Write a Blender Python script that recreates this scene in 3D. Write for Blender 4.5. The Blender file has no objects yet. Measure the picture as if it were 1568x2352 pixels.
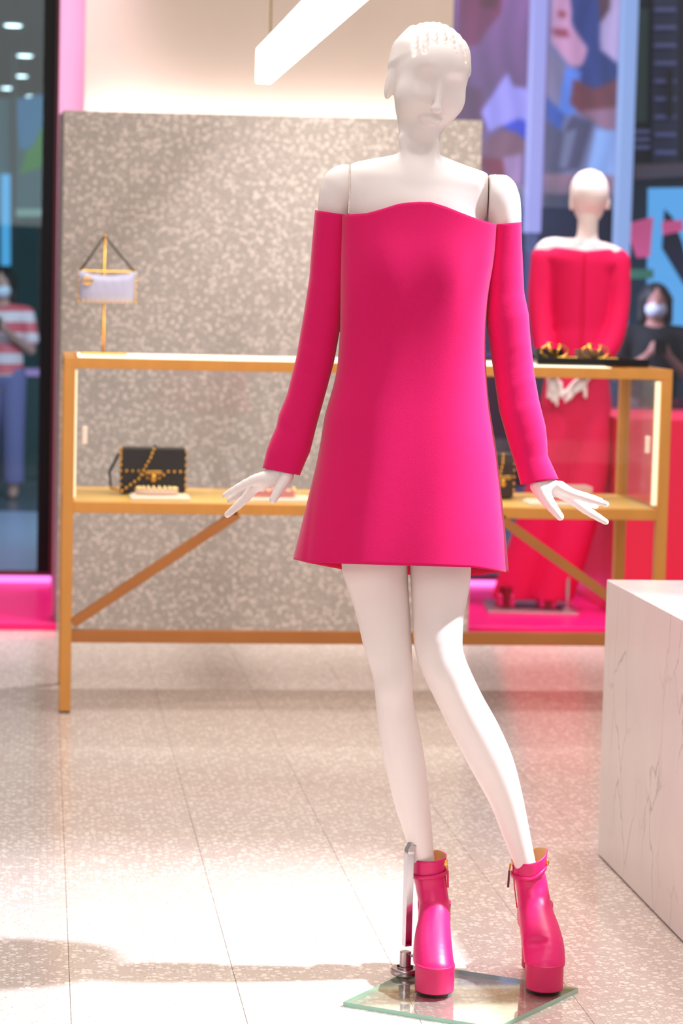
import bpy, bmesh, math, random
import numpy as np
from mathutils import Vector, Matrix
from math import sin, cos, radians, pi
random.seed(7)
S = bpy.context.scene
COL = S.collection
# ---------------------------------------------------------------- camera
FPX = 5650.0
PSI, PIT, RHO, CAMH = radians(7.05), radians(5.26), radians(1.4), 1.38
FH = np.array([sin(PSI), cos(PSI), 0.0]); R0 = np.array([cos(PSI), -sin(PSI), 0.0])
FW = FH*cos(PIT) + np.array([0, 0, -sin(PIT)]); U0 = np.cross(R0, FW)
CR = R0*cos(RHO) + U0*sin(RHO); CU = U0*cos(RHO) - R0*sin(RHO); CP = np.array([0, 0, CAMH])
cd = bpy.data.cameras.new('camera'); cam = bpy.data.objects.new('camera', cd); COL.objects.link(cam)
M = Matrix.Identity(4)
for i in range(3):
    M[i][0] = CR[i]; M[i][1] = CU[i]; M[i][2] = -FW[i]; M[i][3] = CP[i]
cam.matrix_world = M
cd.sensor_fit = 'VERTICAL'; cd.sensor_height = 36.0; cd.sensor_width = 24.0
cd.lens = FPX/2352*36.0; cd.clip_end = 200
cd.dof.use_dof = True; cd.dof.focus_distance = 4.76; cd.dof.aperture_fstop = 4.6
S.camera = cam
# ---------------------------------------------------------------- world, exposure
w = bpy.data.worlds.new('world'); S.world = w; w.use_nodes = True
w.node_tree.nodes['Background'].inputs[0].default_value = (1.0, 0.93, 0.92, 1)
w.node_tree.nodes['Background'].inputs[1].default_value = 0.42
S.view_settings.view_transform = 'Standard'; S.view_settings.look = 'None'
S.view_settings.gamma = 1.0; S.view_settings.use_curve_mapping = False
S.view_settings.exposure = 0.0
# ---------------------------------------------------------------- rays: a pixel of the photograph at a chosen depth or plane
def ray(x, y): return FW*FPX + CR*(x-784) - CU*(y-1176)
def PD(x, y, D): d = ray(x, y); return CP + d*D/(d@FH)
def PF(x, y, z=0.0): d = ray(x, y); return CP + d*(z-CAMH)/d[2]
def PY(x, y, Y): d = ray(x, y); return CP + d*Y/d[1]
D0 = 4.80
M0 = PD(985, 2310, D0); M0[2] = 0.0
def toloc(p, o): q = p - o; return np.array([q@R0, q@FH, q[2]])
def m(x, y, dv=0.0): return toloc(PD(x, y, D0+dv), M0)     # mannequin space: right, away, up
PX = D0/FPX
def toworld(l, o=M0): return o + R0*l[0] + FH*l[1] + np.array([0, 0, l[2]])
# ---------------------------------------------------------------- lights
def aim(o, target):
    o.rotation_euler = (Vector(target)-o.location).to_track_quat('-Z', 'Y').to_euler()
def area(name, loc, target, size, power, color, sy=None):
    l = bpy.data.lights.new(name, 'AREA'); l.energy = power; l.color = color; l.size = size
    if sy: l.shape = 'RECTANGLE'; l.size_y = sy
    o = bpy.data.objects.new(name, l); COL.objects.link(o); o.location = loc; aim(o, target); return o
def spot(name, loc, target, ang, power, color, blend=0.4, rad=0.04):
    l = bpy.data.lights.new(name, 'SPOT'); l.energy = power; l.color = color; l.spot_size = radians(ang)
    l.spot_blend = blend; l.shadow_soft_size = rad
    o = bpy.data.objects.new(name, l); COL.objects.link(o); o.location = loc; aim(o, target); return o
spot('key_spotlight', toworld((2.85, -0.22, 3.75)), toworld((0.22, -0.06, 0.50)), 31, 2500, (0.80, 0.86, 1.0), 0.8, 0.08)
spot('rim_spotlight', toworld((-1.3, 2.0, 3.4)), toworld((0.0, 0.0, 1.6)), 30, 90, (1.0, 0.93, 0.8), 0.6, 0.05)
spot('floor_spotlight', toworld((-1.1, 0.5, 3.9)), toworld((-0.35, -0.15, 0.0)), 27, 35, (1.0, 0.86, 0.70), 0.9, 0.1)
area('ceiling_softbox', (0.9, 5.5, 4.2), (0.9, 5.6, 0), 4.0, 185, (1.0, 0.94, 0.90))
area('front_fill', (-0.6, -0.6, 2.9), (0.8, 4.8, 1.0), 2.2, 64, (1.0, 0.93, 0.91))  # added soft fill from behind the camera, lifts the mannequin's front
spot('panel_spotlight', (2.3, 7.2, 3.8), (1.15, 9.5, 1.25), 40, 250, (1.0, 0.97, 0.95), 0.95, 0.35)
spot('case_spotlight', (0.2, 6.3, 4.2), (0.95, 7.9, 0.9), 40, 130, (1.0, 0.88, 0.72), 0.9, 0.1)
spot('behind_case_spotlight', (0.9, 8.95, 3.4), (0.9, 8.75, 0.0), 62, 260, (1.0, 0.96, 0.96), 0.6, 0.08)
spot('jumpsuit_spotlight', (1.2, 11.6-1.0, 4.2), (2.35, 10.3, 1.4), 40, 330, (1.0, 0.90, 0.96), 0.8, 0.08)
spot('plinth_spotlight', (2.0, 5.6, 4.0), (1.9, 5.2, 0.6), 40, 150, (1.0, 0.96, 0.98), 0.8, 0.1)
spot('step_spotlight', (0.1, 10.4, 3.9), (0.0, 10.2, 0.0), 44, 430, (0.95, 0.75, 1.0), 0.8, 0.1)
spot('step_spotlight.001', (2.6, 9.6, 3.9), (2.2, 10.1, 0.0), 44, 330, (1.0, 0.85, 1.0), 0.8, 0.1)
area('mall_fill', (0.95, 12.4, 2.3), (0.3, 20.0, 1.0), 1.2, 50, (0.72, 0.92, 1.0))  # added fill for the mall, hidden behind the cream wall
area('mall_fill.001', (1.1, 12.5, 2.5), (3.9, 14.5, 1.2), 0.9, 150, (0.75, 0.82, 1.0))  # added fill for the shop front, likewise out of sight
area('mall_fill.002', (0.9, 11.8, 2.2), (-0.1, 12.0, 0.0), 0.8, 28, (0.86, 0.88, 1.0))  # added fill for the mall floor past the left pane
# ---------------------------------------------------------------- materials
def lin(c):
    return tuple(((v/255.0)/12.92 if v <= 10 else ((v/255.0+0.055)/1.055)**2.4) for v in c)
MATS = {}
def mat(name, rgb, rough=0.5, metal=0.0, emit=0.0, spec=0.5, bump=0.0, bscale=200, vary=0.0, vscale=8, sheen=0.0, coat=0.0, stretch=None):
    if name in MATS: return MATS[name]
    mt = bpy.data.materials.new(name); MATS[name] = mt; mt.use_nodes = True
    nt = mt.node_tree; b = nt.nodes['Principled BSDF']
    c = lin(rgb)+(1,)
    b.inputs['Base Color'].default_value = c; b.inputs['Roughness'].default_value = rough
    b.inputs['Metallic'].default_value = metal; b.inputs['Specular IOR Level'].default_value = spec
    if sheen: b.inputs['Sheen Weight'].default_value = sheen; b.inputs['Sheen Roughness'].default_value = 0.4
    if coat: b.inputs['Coat Weight'].default_value = coat; b.inputs['Coat Roughness'].default_value = 0.1
    if emit: b.inputs['Emission Color'].default_value = c; b.inputs['Emission Strength'].default_value = emit
    if emit >= 0.8: b.inputs['Base Color'].default_value = (0.03, 0.03, 0.03, 1)
    tc = nt.nodes.new('ShaderNodeTexCoord'); mp = nt.nodes.new('ShaderNodeMapping')
    nt.links.new(tc.outputs['Object'], mp.inputs[0])
    if stretch: mp.inputs['Scale'].default_value = stretch
    if vary:
        n = nt.nodes.new('ShaderNodeTexNoise'); n.inputs['Scale'].default_value = vscale; n.inputs['Detail'].default_value = 5
        nt.links.new(mp.outputs[0], n.inputs['Vector'])
        r = nt.nodes.new('ShaderNodeValToRGB')
        r.color_ramp.elements[0].position = 0.3; r.color_ramp.elements[1].position = 0.7
        r.color_ramp.elements[0].color = tuple(v*(1-vary) for v in c[:3])+(1,)
        r.color_ramp.elements[1].color = tuple(min(1, v*(1+vary)) for v in c[:3])+(1,)
        nt.links.new(n.outputs['Fac'], r.inputs[0]); nt.links.new(r.outputs[0], b.inputs['Base Color'])
    if bump:
        n = nt.nodes.new('ShaderNodeTexNoise'); n.inputs['Scale'].default_value = bscale; n.inputs['Detail'].default_value = 3
        nt.links.new(mp.outputs[0], n.inputs['Vector'])
        bp = nt.nodes.new('ShaderNodeBump'); bp.inputs['Strength'].default_value = bump; bp.inputs['Distance'].default_value = 0.002
        nt.links.new(n.outputs['Fac'], bp.inputs['Height']); nt.links.new(bp.outputs[0], b.inputs['Normal'])
    return mt
def terrazzo(name, base, chip, dark, scale, rough, spec=0.5):
    mt = bpy.data.materials.new(name); MATS[name] = mt; mt.use_nodes = True
    nt = mt.node_tree; N = nt.nodes; L = nt.links; b = N['Principled BSDF']
    g = N.new('ShaderNodeNewGeometry')
    wn = N.new('ShaderNodeTexNoise'); wn.inputs['Scale'].default_value = scale*1.6; wn.inputs['Detail'].default_value = 2
    L.new(g.outputs['Position'], wn.inputs['Vector'])
    mx = N.new('ShaderNodeMixRGB'); mx.blend_type = 'ADD'; mx.inputs[0].default_value = 1.0
    sc = N.new('ShaderNodeVectorMath'); sc.operation = 'SCALE'; sc.inputs['Scale'].default_value = 0.55/scale
    L.new(wn.outputs['Color'], sc.inputs[0])
    ad = N.new('ShaderNodeVectorMath'); ad.operation = 'ADD'
    L.new(g.outputs['Position'], ad.inputs[0]); L.new(sc.outputs[0], ad.inputs[1])
    N.remove(mx)
    prev = None
    bn = N.new('ShaderNodeTexNoise'); bn.inputs['Scale'].default_value = 3.0; bn.inputs['Detail'].default_value = 6
    L.new(g.outputs['Position'], bn.inputs['Vector'])
    br = N.new('ShaderNodeValToRGB'); cb = lin(base)
    br.color_ramp.elements[0].color = tuple(v*0.88 for v in cb)+(1,); br.color_ramp.elements[1].color = tuple(v*1.1 for v in cb)+(1,)
    L.new(bn.outputs['Fac'], br.inputs[0]); prev = br.outputs[0]
    for sc_, keep, size, col in ((scale, 0.50, 0.42, chip), (scale*1.9, 0.62, 0.36, chip), (scale*2.4, 0.9, 0.36, dark)):
        v = N.new('ShaderNodeTexVoronoi'); v.inputs['Scale'].default_value = sc_
        L.new(ad.outputs[0], v.inputs['Vector'])
        a = N.new('ShaderNodeMath'); a.operation = 'LESS_THAN'; a.inputs[1].default_value = size
        L.new(v.outputs['Distance'], a.inputs[0])
        sp = N.new('ShaderNodeSeparateColor'); L.new(v.outputs['Color'], sp.inputs[0])
        k = N.new('ShaderNodeMath'); k.operation = 'GREATER_THAN'; k.inputs[1].default_value = keep
        L.new(sp.outputs[0], k.inputs[0])
        mu = N.new('ShaderNodeMath'); mu.operation = 'MULTIPLY'; L.new(a.outputs[0], mu.inputs[0]); L.new(k.outputs[0], mu.inputs[1])
        m2 = N.new('ShaderNodeMixRGB'); L.new(mu.outputs[0], m2.inputs[0]); L.new(prev, m2.inputs[1]); m2.inputs[2].default_value = lin(col)+(1,)
        prev = m2.outputs[0]
    L.new(prev, b.inputs['Base Color']); b.inputs['Roughness'].default_value = rough; b.inputs['Specular IOR Level'].default_value = spec
    return mt
def glass(name, tint=(1, 1, 1), refl=1.0, rough=0.0, ior=1.45):
    mt = bpy.data.materials.new(name); MATS[name] = mt; mt.use_nodes = True
    nt = mt.node_tree; N = nt.nodes; L = nt.links
    for n in list(N): N.remove(n)
    o = N.new('ShaderNodeOutputMaterial'); t = N.new('ShaderNodeBsdfTransparent'); t.inputs[0].default_value = tint+(1,)
    g = N.new('ShaderNodeBsdfGlossy'); g.inputs['Roughness'].default_value = rough
    fr = N.new('ShaderNodeLayerWeight'); fr.inputs[0].default_value = 0.5
    pw = N.new('ShaderNodeMath'); pw.operation = 'POWER'; pw.inputs[1].default_value = 5.0; L.new(fr.outputs['Facing'], pw.inputs[0])
    mu = N.new('ShaderNodeMath'); mu.operation = 'MULTIPLY_ADD'; mu.inputs[1].default_value = 0.95*refl; mu.inputs[2].default_value = 0.045*refl; mu.use_clamp = True
    L.new(pw.outputs[0], mu.inputs[0]); x = N.new('ShaderNodeMixShader')
    L.new(mu.outputs[0], x.inputs[0]); L.new(t.outputs[0], x.inputs[1]); L.new(g.outputs[0], x.inputs[2]); L.new(x.outputs[0], o.inputs[0])
    return mt
skin_m = mat('mannequin_lacquer', (239, 227, 221), 0.38, spec=0.35)
pink_m = mat('fuchsia_wool', (217, 24, 96), 0.75, spec=0.12, bump=0.25, bscale=900, sheen=0.22)
lining_m = mat('dress_lining', (214, 20, 66), 0.7, spec=0.2)
leather_m = mat('fuchsia_leather', (224, 26, 106), 0.38, spec=0.5, bump=0.12, bscale=500, coat=0.0)
tan_m = mat('tan_leather', (196, 150, 96), 0.5)
gold_m = mat('gold', (232, 180, 84), 0.22, 1.0)
chrome_m = mat('chrome', (205, 200, 202), 0.12, 1.0)
floor_m = terrazzo('terrazzo_floor', (206, 188, 178), (236, 224, 212), (178, 158, 148), 64, 0.16, 0.6)
panel_m = terrazzo('terrazzo_panel', (158, 148, 140), (205, 190, 181), (136, 126, 118), 62, 0.5)
grout_m = mat('grout', (150, 132, 120), 0.8)
wood_m = mat('golden_lacquer', (206, 142, 66), 0.38, 0.15, bump=0.05, bscale=60, vary=0.06, vscale=20, stretch=(1, 1, 0.2))
brace_m = mat('shaded_lacquer', (172, 108, 52), 0.45, 0.15, vary=0.05)  # golden lacquer darkened: weaker light on brace and stretcher put into the colour
shelf_m = mat('yellow_shelf', (238, 196, 112), 0.4, vary=0.03)
led_m = mat('warm_led', (255, 232, 186), 0.5, emit=1.5)
white_m = mat('white_plastic', (240, 236, 230), 0.4)
cream_m = mat('cream_plaster', (224, 206, 186), 0.8, vary=0.02, vscale=3)
pinkwall_m = mat('pink_wall', (242, 176, 208), 0.7)
pinkstep_m = mat('pink_gloss', (240, 26, 116), 0.3, spec=0.3)
pinkbox_m = mat('pink_lacquer', (226, 36, 74), 0.4)
black_m = mat('black_metal', (8, 5, 6), 0.4, spec=0.2)
darkred_m = mat('dark_red_metal', (88, 6, 22), 0.4)
clear_m = glass('clear_glass', (0.98, 0.985, 0.98), 0.6)
window_m = glass('window_glass', (0.88, 0.90, 0.97), 0.9)
teal_m = glass('teal_tinted_glass', (0.72, 0.86, 0.88), 0.4)
plateg_m = glass('plate_glass', (0.93, 0.97, 0.94), 1.6, 0.02)
plateedge_m = mat('glass_edge', (150, 196, 172), 0.15, spec=0.6, coat=0.5)
def marble(name, base, vein):
    mt = bpy.data.materials.new(name); mt.use_nodes = True; nt = mt.node_tree; N = nt.nodes; L = nt.links; b = N['Principled BSDF']
    tc = N.new('ShaderNodeTexCoord'); mp = N.new('ShaderNodeMapping'); mp.inputs['Scale'].default_value = (1.6, 1.6, 0.75)
    L.new(tc.outputs['Object'], mp.inputs[0])
    n = N.new('ShaderNodeTexNoise'); n.inputs['Scale'].default_value = 4; n.inputs['Detail'].default_value = 8; n.inputs['Distortion'].default_value = 0.6
    L.new(mp.outputs[0], n.inputs['Vector'])
    sc = N.new('ShaderNodeVectorMath'); sc.operation = 'SCALE'; sc.inputs['Scale'].default_value = 0.22; L.new(n.outputs['Color'], sc.inputs[0])
    ad = N.new('ShaderNodeVectorMath'); L.new(mp.outputs[0], ad.inputs[0]); L.new(sc.outputs[0], ad.inputs[1])
    v = N.new('ShaderNodeTexVoronoi'); v.feature = 'DISTANCE_TO_EDGE'; v.inputs['Scale'].default_value = 5.5; L.new(ad.outputs[0], v.inputs['Vector'])
    r = N.new('ShaderNodeValToRGB'); r.color_ramp.elements[0].position = 0.0; r.color_ramp.elements[1].position = 0.035
    r.color_ramp.elements[0].color = (0.55, 0.55, 0.55, 1); r.color_ramp.elements[1].color = (0, 0, 0, 1)
    L.new(v.outputs['Distance'], r.inputs[0])
    n2 = N.new('ShaderNodeTexNoise'); n2.inputs['Scale'].default_value = 3; n2.inputs['Detail'].default_value = 7; L.new(mp.outputs[0], n2.inputs['Vector'])
    r2 = N.new('ShaderNodeValToRGB'); r2.color_ramp.elements[0].position = 0.45; r2.color_ramp.elements[1].position = 0.65
    L.new(n2.outputs['Fac'], r2.inputs[0])
    mu = N.new('ShaderNodeMath'); mu.operation = 'MULTIPLY'; L.new(r.outputs[0], mu.inputs[0]); L.new(r2.outputs[0], mu.inputs[1])
    r3 = N.new('ShaderNodeValToRGB'); c = lin(base)
    r3.color_ramp.elements[0].color = tuple(x*0.9 for x in c)+(1,); r3.color_ramp.elements[1].color = tuple(min(1, x*1.06) for x in c)+(1,)
    L.new(n.outputs['Fac'], r3.inputs[0])
    mx = N.new('ShaderNodeMixRGB'); L.new(mu.outputs[0], mx.inputs[0]); L.new(r3.outputs[0], mx.inputs[1]); mx.inputs[2].default_value = lin(vein)+(1,)
    L.new(mx.outputs[0], b.inputs['Base Color']); b.inputs['Roughness'].default_value = 0.25
    return mt
marble_m = marble('white_marble', (228, 212, 208), (142, 124, 120))
# ---------------------------------------------------------------- object helpers
def link(o, parent=None):
    COL.objects.link(o)
    if parent: o.parent = parent
    return o
def tag(o, label=None, cat=None, group=None, kind=None):
    if label: o['label'] = label
    if cat: o['category'] = cat
    if group: o['group'] = group
    if kind: o['kind'] = kind
    return o
def empty(name, loc, rz=0, label=None, cat=None, group=None):
    o = bpy.data.objects.new(name, None); COL.objects.link(o); o.location = loc; o.rotation_euler = (0, 0, rz)
    o.empty_display_size = 0.05
    return tag(o, label, cat, group)
class MB:
    def __init__(s): s.v = []; s.f = []
    def add(s, v, f):
        n = len(s.v); s.v += [tuple(map(float, p)) for p in v]; s.f += [tuple(n+i for i in q) for q in f]; return s
    def box(s, a, b):
        x0, y0, z0 = a; x1, y1, z1 = b
        return s.add([(x0, y0, z0), (x1, y0, z0), (x1, y1, z0), (x0, y1, z0), (x0, y0, z1), (x1, y0, z1), (x1, y1, z1), (x0, y1, z1)],
                     [(0, 3, 2, 1), (4, 5, 6, 7), (0, 1, 5, 4), (1, 2, 6, 5), (2, 3, 7, 6), (3, 0, 4, 7)])
    def bar(s, p, q, w_, h_, up=(0, 0, 1)):
        p = Vector(p); q = Vector(q); d = (q-p).normalized(); up = Vector(up)
        if abs(d.dot(up)) > 0.95: up = Vector((0, 1, 0))
        a = d.cross(up).normalized()*w_/2; b = d.cross(a).normalized()*h_/2
        return s.add([p-a-b, p+a-b, p+a+b, p-a+b, q-a-b, q+a-b, q+a+b, q-a+b],
                     [(0, 3, 2, 1), (4, 5, 6, 7), (0, 1, 5, 4), (1, 2, 6, 5), (2, 3, 7, 6), (3, 0, 4, 7)])
    def tube(s, pts, r, n=12, cap=True, flat=1.0):
        pts = [Vector(p) for p in pts]; rr = r if hasattr(r, '__len__') else [r]*len(pts)
        prev = None; rings = []
        for i, p in enumerate(pts):
            d = (pts[min(i+1, len(pts)-1)]-pts[max(i-1, 0)]).normalized()
            if prev is None: a = d.orthogonal().normalized()
            else: a = (prev - d*prev.dot(d)).normalized()
            prev = a; b = d.cross(a)
            rings.append([p + (a*cos(2*pi*k/n) + b*sin(2*pi*k/n)*flat)*rr[i] for k in range(n)])
        v = [q for rg in rings for q in rg]; f = []
        for i in range(len(pts)-1):
            for k in range(n):
                f.append((i*n+k, i*n+(k+1) % n, (i+1)*n+(k+1) % n, (i+1)*n+k))
        if cap: f.append(tuple(range(n-1, -1, -1))); f.append(tuple((len(pts)-1)*n+k for k in range(n)))
        return s.add(v, f)
    def lathe(s, prof, c=(0, 0, 0), n=24, axis='z'):
        v = []; f = []
        for (r, z) in prof:
            for k in range(n):
                a = 2*pi*k/n
                q = (r*cos(a), r*sin(a), z)
                if axis == 'y': q = (q[0], q[2], q[1])
                v.append((c[0]+q[0], c[1]+q[1], c[2]+q[2]))
        for i in range(len(prof)-1):
            for k in range(n): f.append((i*n+k, i*n+(k+1) % n, (i+1)*n+(k+1) % n, (i+1)*n+k))
        f.append(tuple(range(n-1, -1, -1))); f.append(tuple((len(prof)-1)*n+k for k in range(n)))
        return s.add(v, f)
    def sphere(s, c, r, n=10):
        rx, ry, rz = (r, r, r) if not hasattr(r, '__len__') else r
        v = []; f = []; mth = max(6, n//2+2)
        for i in range(mth+1):
            t = pi*i/mth
            for k in range(n):
                a = 2*pi*k/n; v.append((c[0]+rx*sin(t)*cos(a), c[1]+ry*sin(t)*sin(a), c[2]+rz*cos(t)))
        for i in range(mth):
            for k in range(n): f.append((i*n+k, (i+1)*n+k, (i+1)*n+(k+1) % n, i*n+(k+1) % n))
        return s.add(v, f)
    def prism(s, poly, z0, z1):
        n = len(poly)
        v = [(p[0], p[1], z0) for p in poly]+[(p[0], p[1], z1) for p in poly]
        f = [tuple(range(n-1, -1, -1)), tuple(range(n, 2*n))]+[(i, (i+1) % n, n+(i+1) % n, n+i) for i in range(n)]
        return s.add(v, f)
    def build(s, name, material, parent=None, smooth=False, bevel=0.0, seg=2):
        me = bpy.data.meshes.new(name); me.from_pydata(s.v, [], s.f)
        bm = bmesh.new(); bm.from_mesh(me)
        bmesh.ops.remove_doubles(bm, verts=bm.verts, dist=1e-6)
        bmesh.ops.recalc_face_normals(bm, faces=bm.faces); bm.to_mesh(me); bm.free()
        me.materials.append(material)
        o = bpy.data.objects.new(name, me); link(o, parent)
        if smooth: me.polygons.foreach_set('use_smooth', [True]*len(me.polygons))
        if bevel:
            b = o.modifiers.new('bevel', 'BEVEL'); b.width = bevel; b.segments = seg; b.limit_method = 'ANGLE'; b.angle_limit = radians(40)
            me.polygons.foreach_set('use_smooth', [True]*len(me.polygons))
            wn = o.modifiers.new('wn', 'WEIGHTED_NORMAL')
        return o
# ---------------------------------------------------------------- implicit surfaces (smooth continuous figures)
class Field:
    def __init__(s, lo, hi, h):
        s.lo = np.array(lo, float); s.h = h
        s.n = (np.ceil((np.array(hi)-s.lo)/h)+1).astype(int)
        s.a = np.full(s.n, 0.08, np.float32)
        s.ax = [(s.lo[i]+np.arange(s.n[i])*h).astype(np.float32) for i in range(3)]
    def _sl(s, lo, hi):
        i0 = np.maximum(((np.array(lo)-s.lo)/s.h).astype(int)-1, 0); i1 = np.minimum(((np.array(hi)-s.lo)/s.h).astype(int)+2, s.n)
        i1 = np.maximum(i1, i0+1)
        sl = tuple(slice(i0[k], i1[k]) for k in range(3))
        return sl, s.ax[0][sl[0]][:, None, None], s.ax[1][sl[1]][None, :, None], s.ax[2][sl[2]][None, None, :]
    def comb(s, sl, d, k, op='u'):
        a = s.a[sl]
        if op == 'u': s.a[sl] = np.minimum(a, d) - (np.maximum(k-np.abs(a-d), 0)**2)/(4*k)
        elif op == 'sub': d = -d; s.a[sl] = np.maximum(a, d) + (np.maximum(k-np.abs(a-d), 0)**2)/(4*k)
    def cone(s, a, b, r1, r2, k=0.01, sc=(1, 1, 1), op='u'):
        a = np.array(a, float); b = np.array(b, float); sc = np.array(sc, float); R = max(r1, r2)*sc+k+2*s.h+0.01
        sl, X, Y, Z = s._sl(np.minimum(a, b)-R, np.maximum(a, b)+R)
        A = a/sc; B = b/sc; d = B-A; L2 = max(d@d, 1e-12)
        px = X/sc[0]-A[0]; py = Y/sc[1]-A[1]; pz = Z/sc[2]-A[2]
        t = np.clip((px*d[0]+py*d[1]+pz*d[2])/L2, 0, 1)
        q = np.sqrt((px-t*d[0])**2+(py-t*d[1])**2+(pz-t*d[2])**2) - (r1+(r2-r1)*t)
        s.comb(sl, (q*min(sc)).astype(np.float32), k, op)
    def chain(s, pts, k=0.01, sc=(1, 1, 1)):
        if len(pts) > 2:
            A = np.array([list(p[0])+[p[1]] for p in pts]); d = np.r_[0, np.cumsum(np.linalg.norm(np.diff(A[:, :3], axis=0), axis=1)+1e-6)]
            T = np.zeros_like(A); T[1:-1] = (A[2:]-A[:-2])/(d[2:]-d[:-2])[:, None]; T[0] = (A[1]-A[0])/d[1]; T[-1] = (A[-1]-A[-2])/(d[-1]-d[-2])
            out = []
            for i in range(len(A)-1):
                h_ = d[i+1]-d[i]; ns = int(max(2, min(8, h_/0.012)))
                for q in range(ns):
                    t = q/ns; out.append((2*t**3-3*t**2+1)*A[i]+(t**3-2*t**2+t)*h_*T[i]+(-2*t**3+3*t**2)*A[i+1]+(t**3-t**2)*h_*T[i+1])
            out.append(A[-1]); pts = [(o[:3], o[3]) for o in out]; k = min(k, 0.002)
            for p, q in zip(pts[:-1], pts[1:]): s.cone(p[0], q[0], p[1], q[1], k, sc)
            return
        for p, q in zip(pts[:-1], pts[1:]): s.cone(p[0], q[0], p[1], q[1], k, sc)
    def ell(s, c, r, k=0.01, rot=None, op='u', fn=None):
        c = np.array(c, float); r = np.array(r, float); R = max(r)+k+2*s.h+0.01
        sl, X, Y, Z = s._sl(c-R, c+R)
        p = [X-c[0], Y-c[1], Z-c[2]]
        if rot is not None:
            p = [rot[0][i]*p[0]+rot[1][i]*p[1]+rot[2][i]*p[2] for i in range(3)]
        k0 = np.sqrt((p[0]/r[0])**2+(p[1]/r[1])**2+(p[2]/r[2])**2)
        k1 = np.sqrt((p[0]/r[0]**2)**2+(p[1]/r[1]**2)**2+(p[2]/r[2]**2)**2)+1e-6
        d = k0*(k0-1)/k1
        if fn is not None: d = d+fn(p)
        s.comb(sl, np.broadcast_to(d, s.a[sl].shape).astype(np.float32), k, op)
    def plane(s, axis, val, sign, zr=None):       # keep sign*(x-val) < 0
        zr = zr or (-9, 9)
        sl, X, Y, Z = s._sl((-9, -9, zr[0]), (9, 9, zr[1]))
        q = (X, Y, Z)[axis]
        s.a[sl] = np.maximum(s.a[sl], np.broadcast_to(sign*(q-val), s.a[sl].shape))
    def mesh(s, name, material, parent=None, relax=1):
        a = s.a; n = a.shape; ins = a < 0
        c = np.zeros((n[0]-1, n[1]-1, n[2]-1), np.uint8)
        for i in (0, 1):
            for j in (0, 1):
                for k in (0, 1): c += ins[i:n[0]-1+i, j:n[1]-1+j, k:n[2]-1+k]
        ci = np.argwhere((c > 0) & (c < 8)); idx = np.full(c.shape, -1, np.int32); idx[tuple(ci.T)] = np.arange(len(ci))
        acc = np.zeros((len(ci), 3)); cnt = np.zeros(len(ci))
        cor = [np.array(x) for x in [(0, 0, 0), (1, 0, 0), (0, 1, 0), (1, 1, 0), (0, 0, 1), (1, 0, 1), (0, 1, 1), (1, 1, 1)]]
        for p, q in [(0, 1), (2, 3), (4, 5), (6, 7), (0, 2), (1, 3), (4, 6), (5, 7), (0, 4), (1, 5), (2, 6), (3, 7)]:
            A = a[tuple((ci+cor[p]).T)]; B = a[tuple((ci+cor[q]).T)]; mk = (A < 0) != (B < 0)
            t = np.where(mk, A/(A-B+1e-12), 0)[:, None]
            acc += np.where(mk[:, None], cor[p]+t*(cor[q]-cor[p]), 0); cnt += mk
        V = s.lo+(ci+acc/cnt[:, None])*s.h
        F = []
        for ax in range(3):
            o = [(1, 2), (2, 0), (0, 1)][ax]
            sl0 = [slice(None)]*3; sl1 = [slice(None)]*3; sl0[ax] = slice(0, -1); sl1[ax] = slice(1, None)
            A = ins[tuple(sl0)]; B = ins[tuple(sl1)]; e = np.argwhere(A != B)
            e = e[(e[:, o[0]] > 0) & (e[:, o[1]] > 0) & (e[:, o[0]] < n[o[0]]-1) & (e[:, o[1]] < n[o[1]]-1)]
            fl = A[tuple(e.T)]
            u = np.zeros(3, int); v = np.zeros(3, int); u[o[0]] = 1; v[o[1]] = 1
            q = np.stack([idx[tuple((e-u-v).T)], idx[tuple((e-v).T)], idx[tuple(e.T)], idx[tuple((e-u).T)]], 1)
            q[~fl] = q[~fl][:, ::-1]; F.append(q)
        F = np.concatenate(F)
        for _ in range(relax):
            sm = np.zeros_like(V); ct = np.zeros(len(V))
            for i in range(4):
                p = F[:, i]; q = F[:, (i+1) % 4]
                for k in range(3):
                    sm[:, k] += np.bincount(p, V[q, k], len(V)) + np.bincount(q, V[p, k], len(V))
                ct += np.bincount(p, minlength=len(V)) + np.bincount(q, minlength=len(V))
            V = V*0.5 + 0.5*sm/np.maximum(ct, 1)[:, None]
        me = bpy.data.meshes.new(name); me.vertices.add(len(V)); me.vertices.foreach_set('co', V.astype(np.float32).ravel())
        me.loops.add(F.size); me.loops.foreach_set('vertex_index', F.astype(np.int32).ravel())
        me.polygons.add(len(F)); me.polygons.foreach_set('loop_start', np.arange(0, F.size, 4, dtype=np.int32))
        me.polygons.foreach_set('use_smooth', np.ones(len(F), bool))
        me.update(calc_edges=True); me.validate(); me.materials.append(material)
        return link(bpy.data.objects.new(name, me), parent)
# ================================================================ SETTING
fl = MB().box((-3.0, 2.2, -0.05), (5.0, 11.0, -0.003)).build('floor', grout_m); tag(fl, kind='structure')
TX, TY = 0.3278, 1.205
tm = MB().box((0.0005, 0.0005, -0.02), (TX-0.0005, TY-0.0005, 0.0)).build('tile', floor_m, fl, bevel=0.0003, seg=1)
first = True
for i in range(-6, 12):
    for j in range(-2, 5):
        x = 0.073+i*TX; y = 4.865+j*TY
        if j == 4: pass
        if not (-1.6 < x < 3.4): continue
        o = tm if first else link(tm.copy(), fl)
        o.location = (x, y, 0); first = False
# pink display step along the window bay
st = MB().box((-1.3, 9.66, 0.0), (4.0, 10.97, 0.03)).build('trim_1', pinkstep_m, bevel=0.004); tag(st, 'glossy pink display step along the window', kind='structure')
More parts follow.
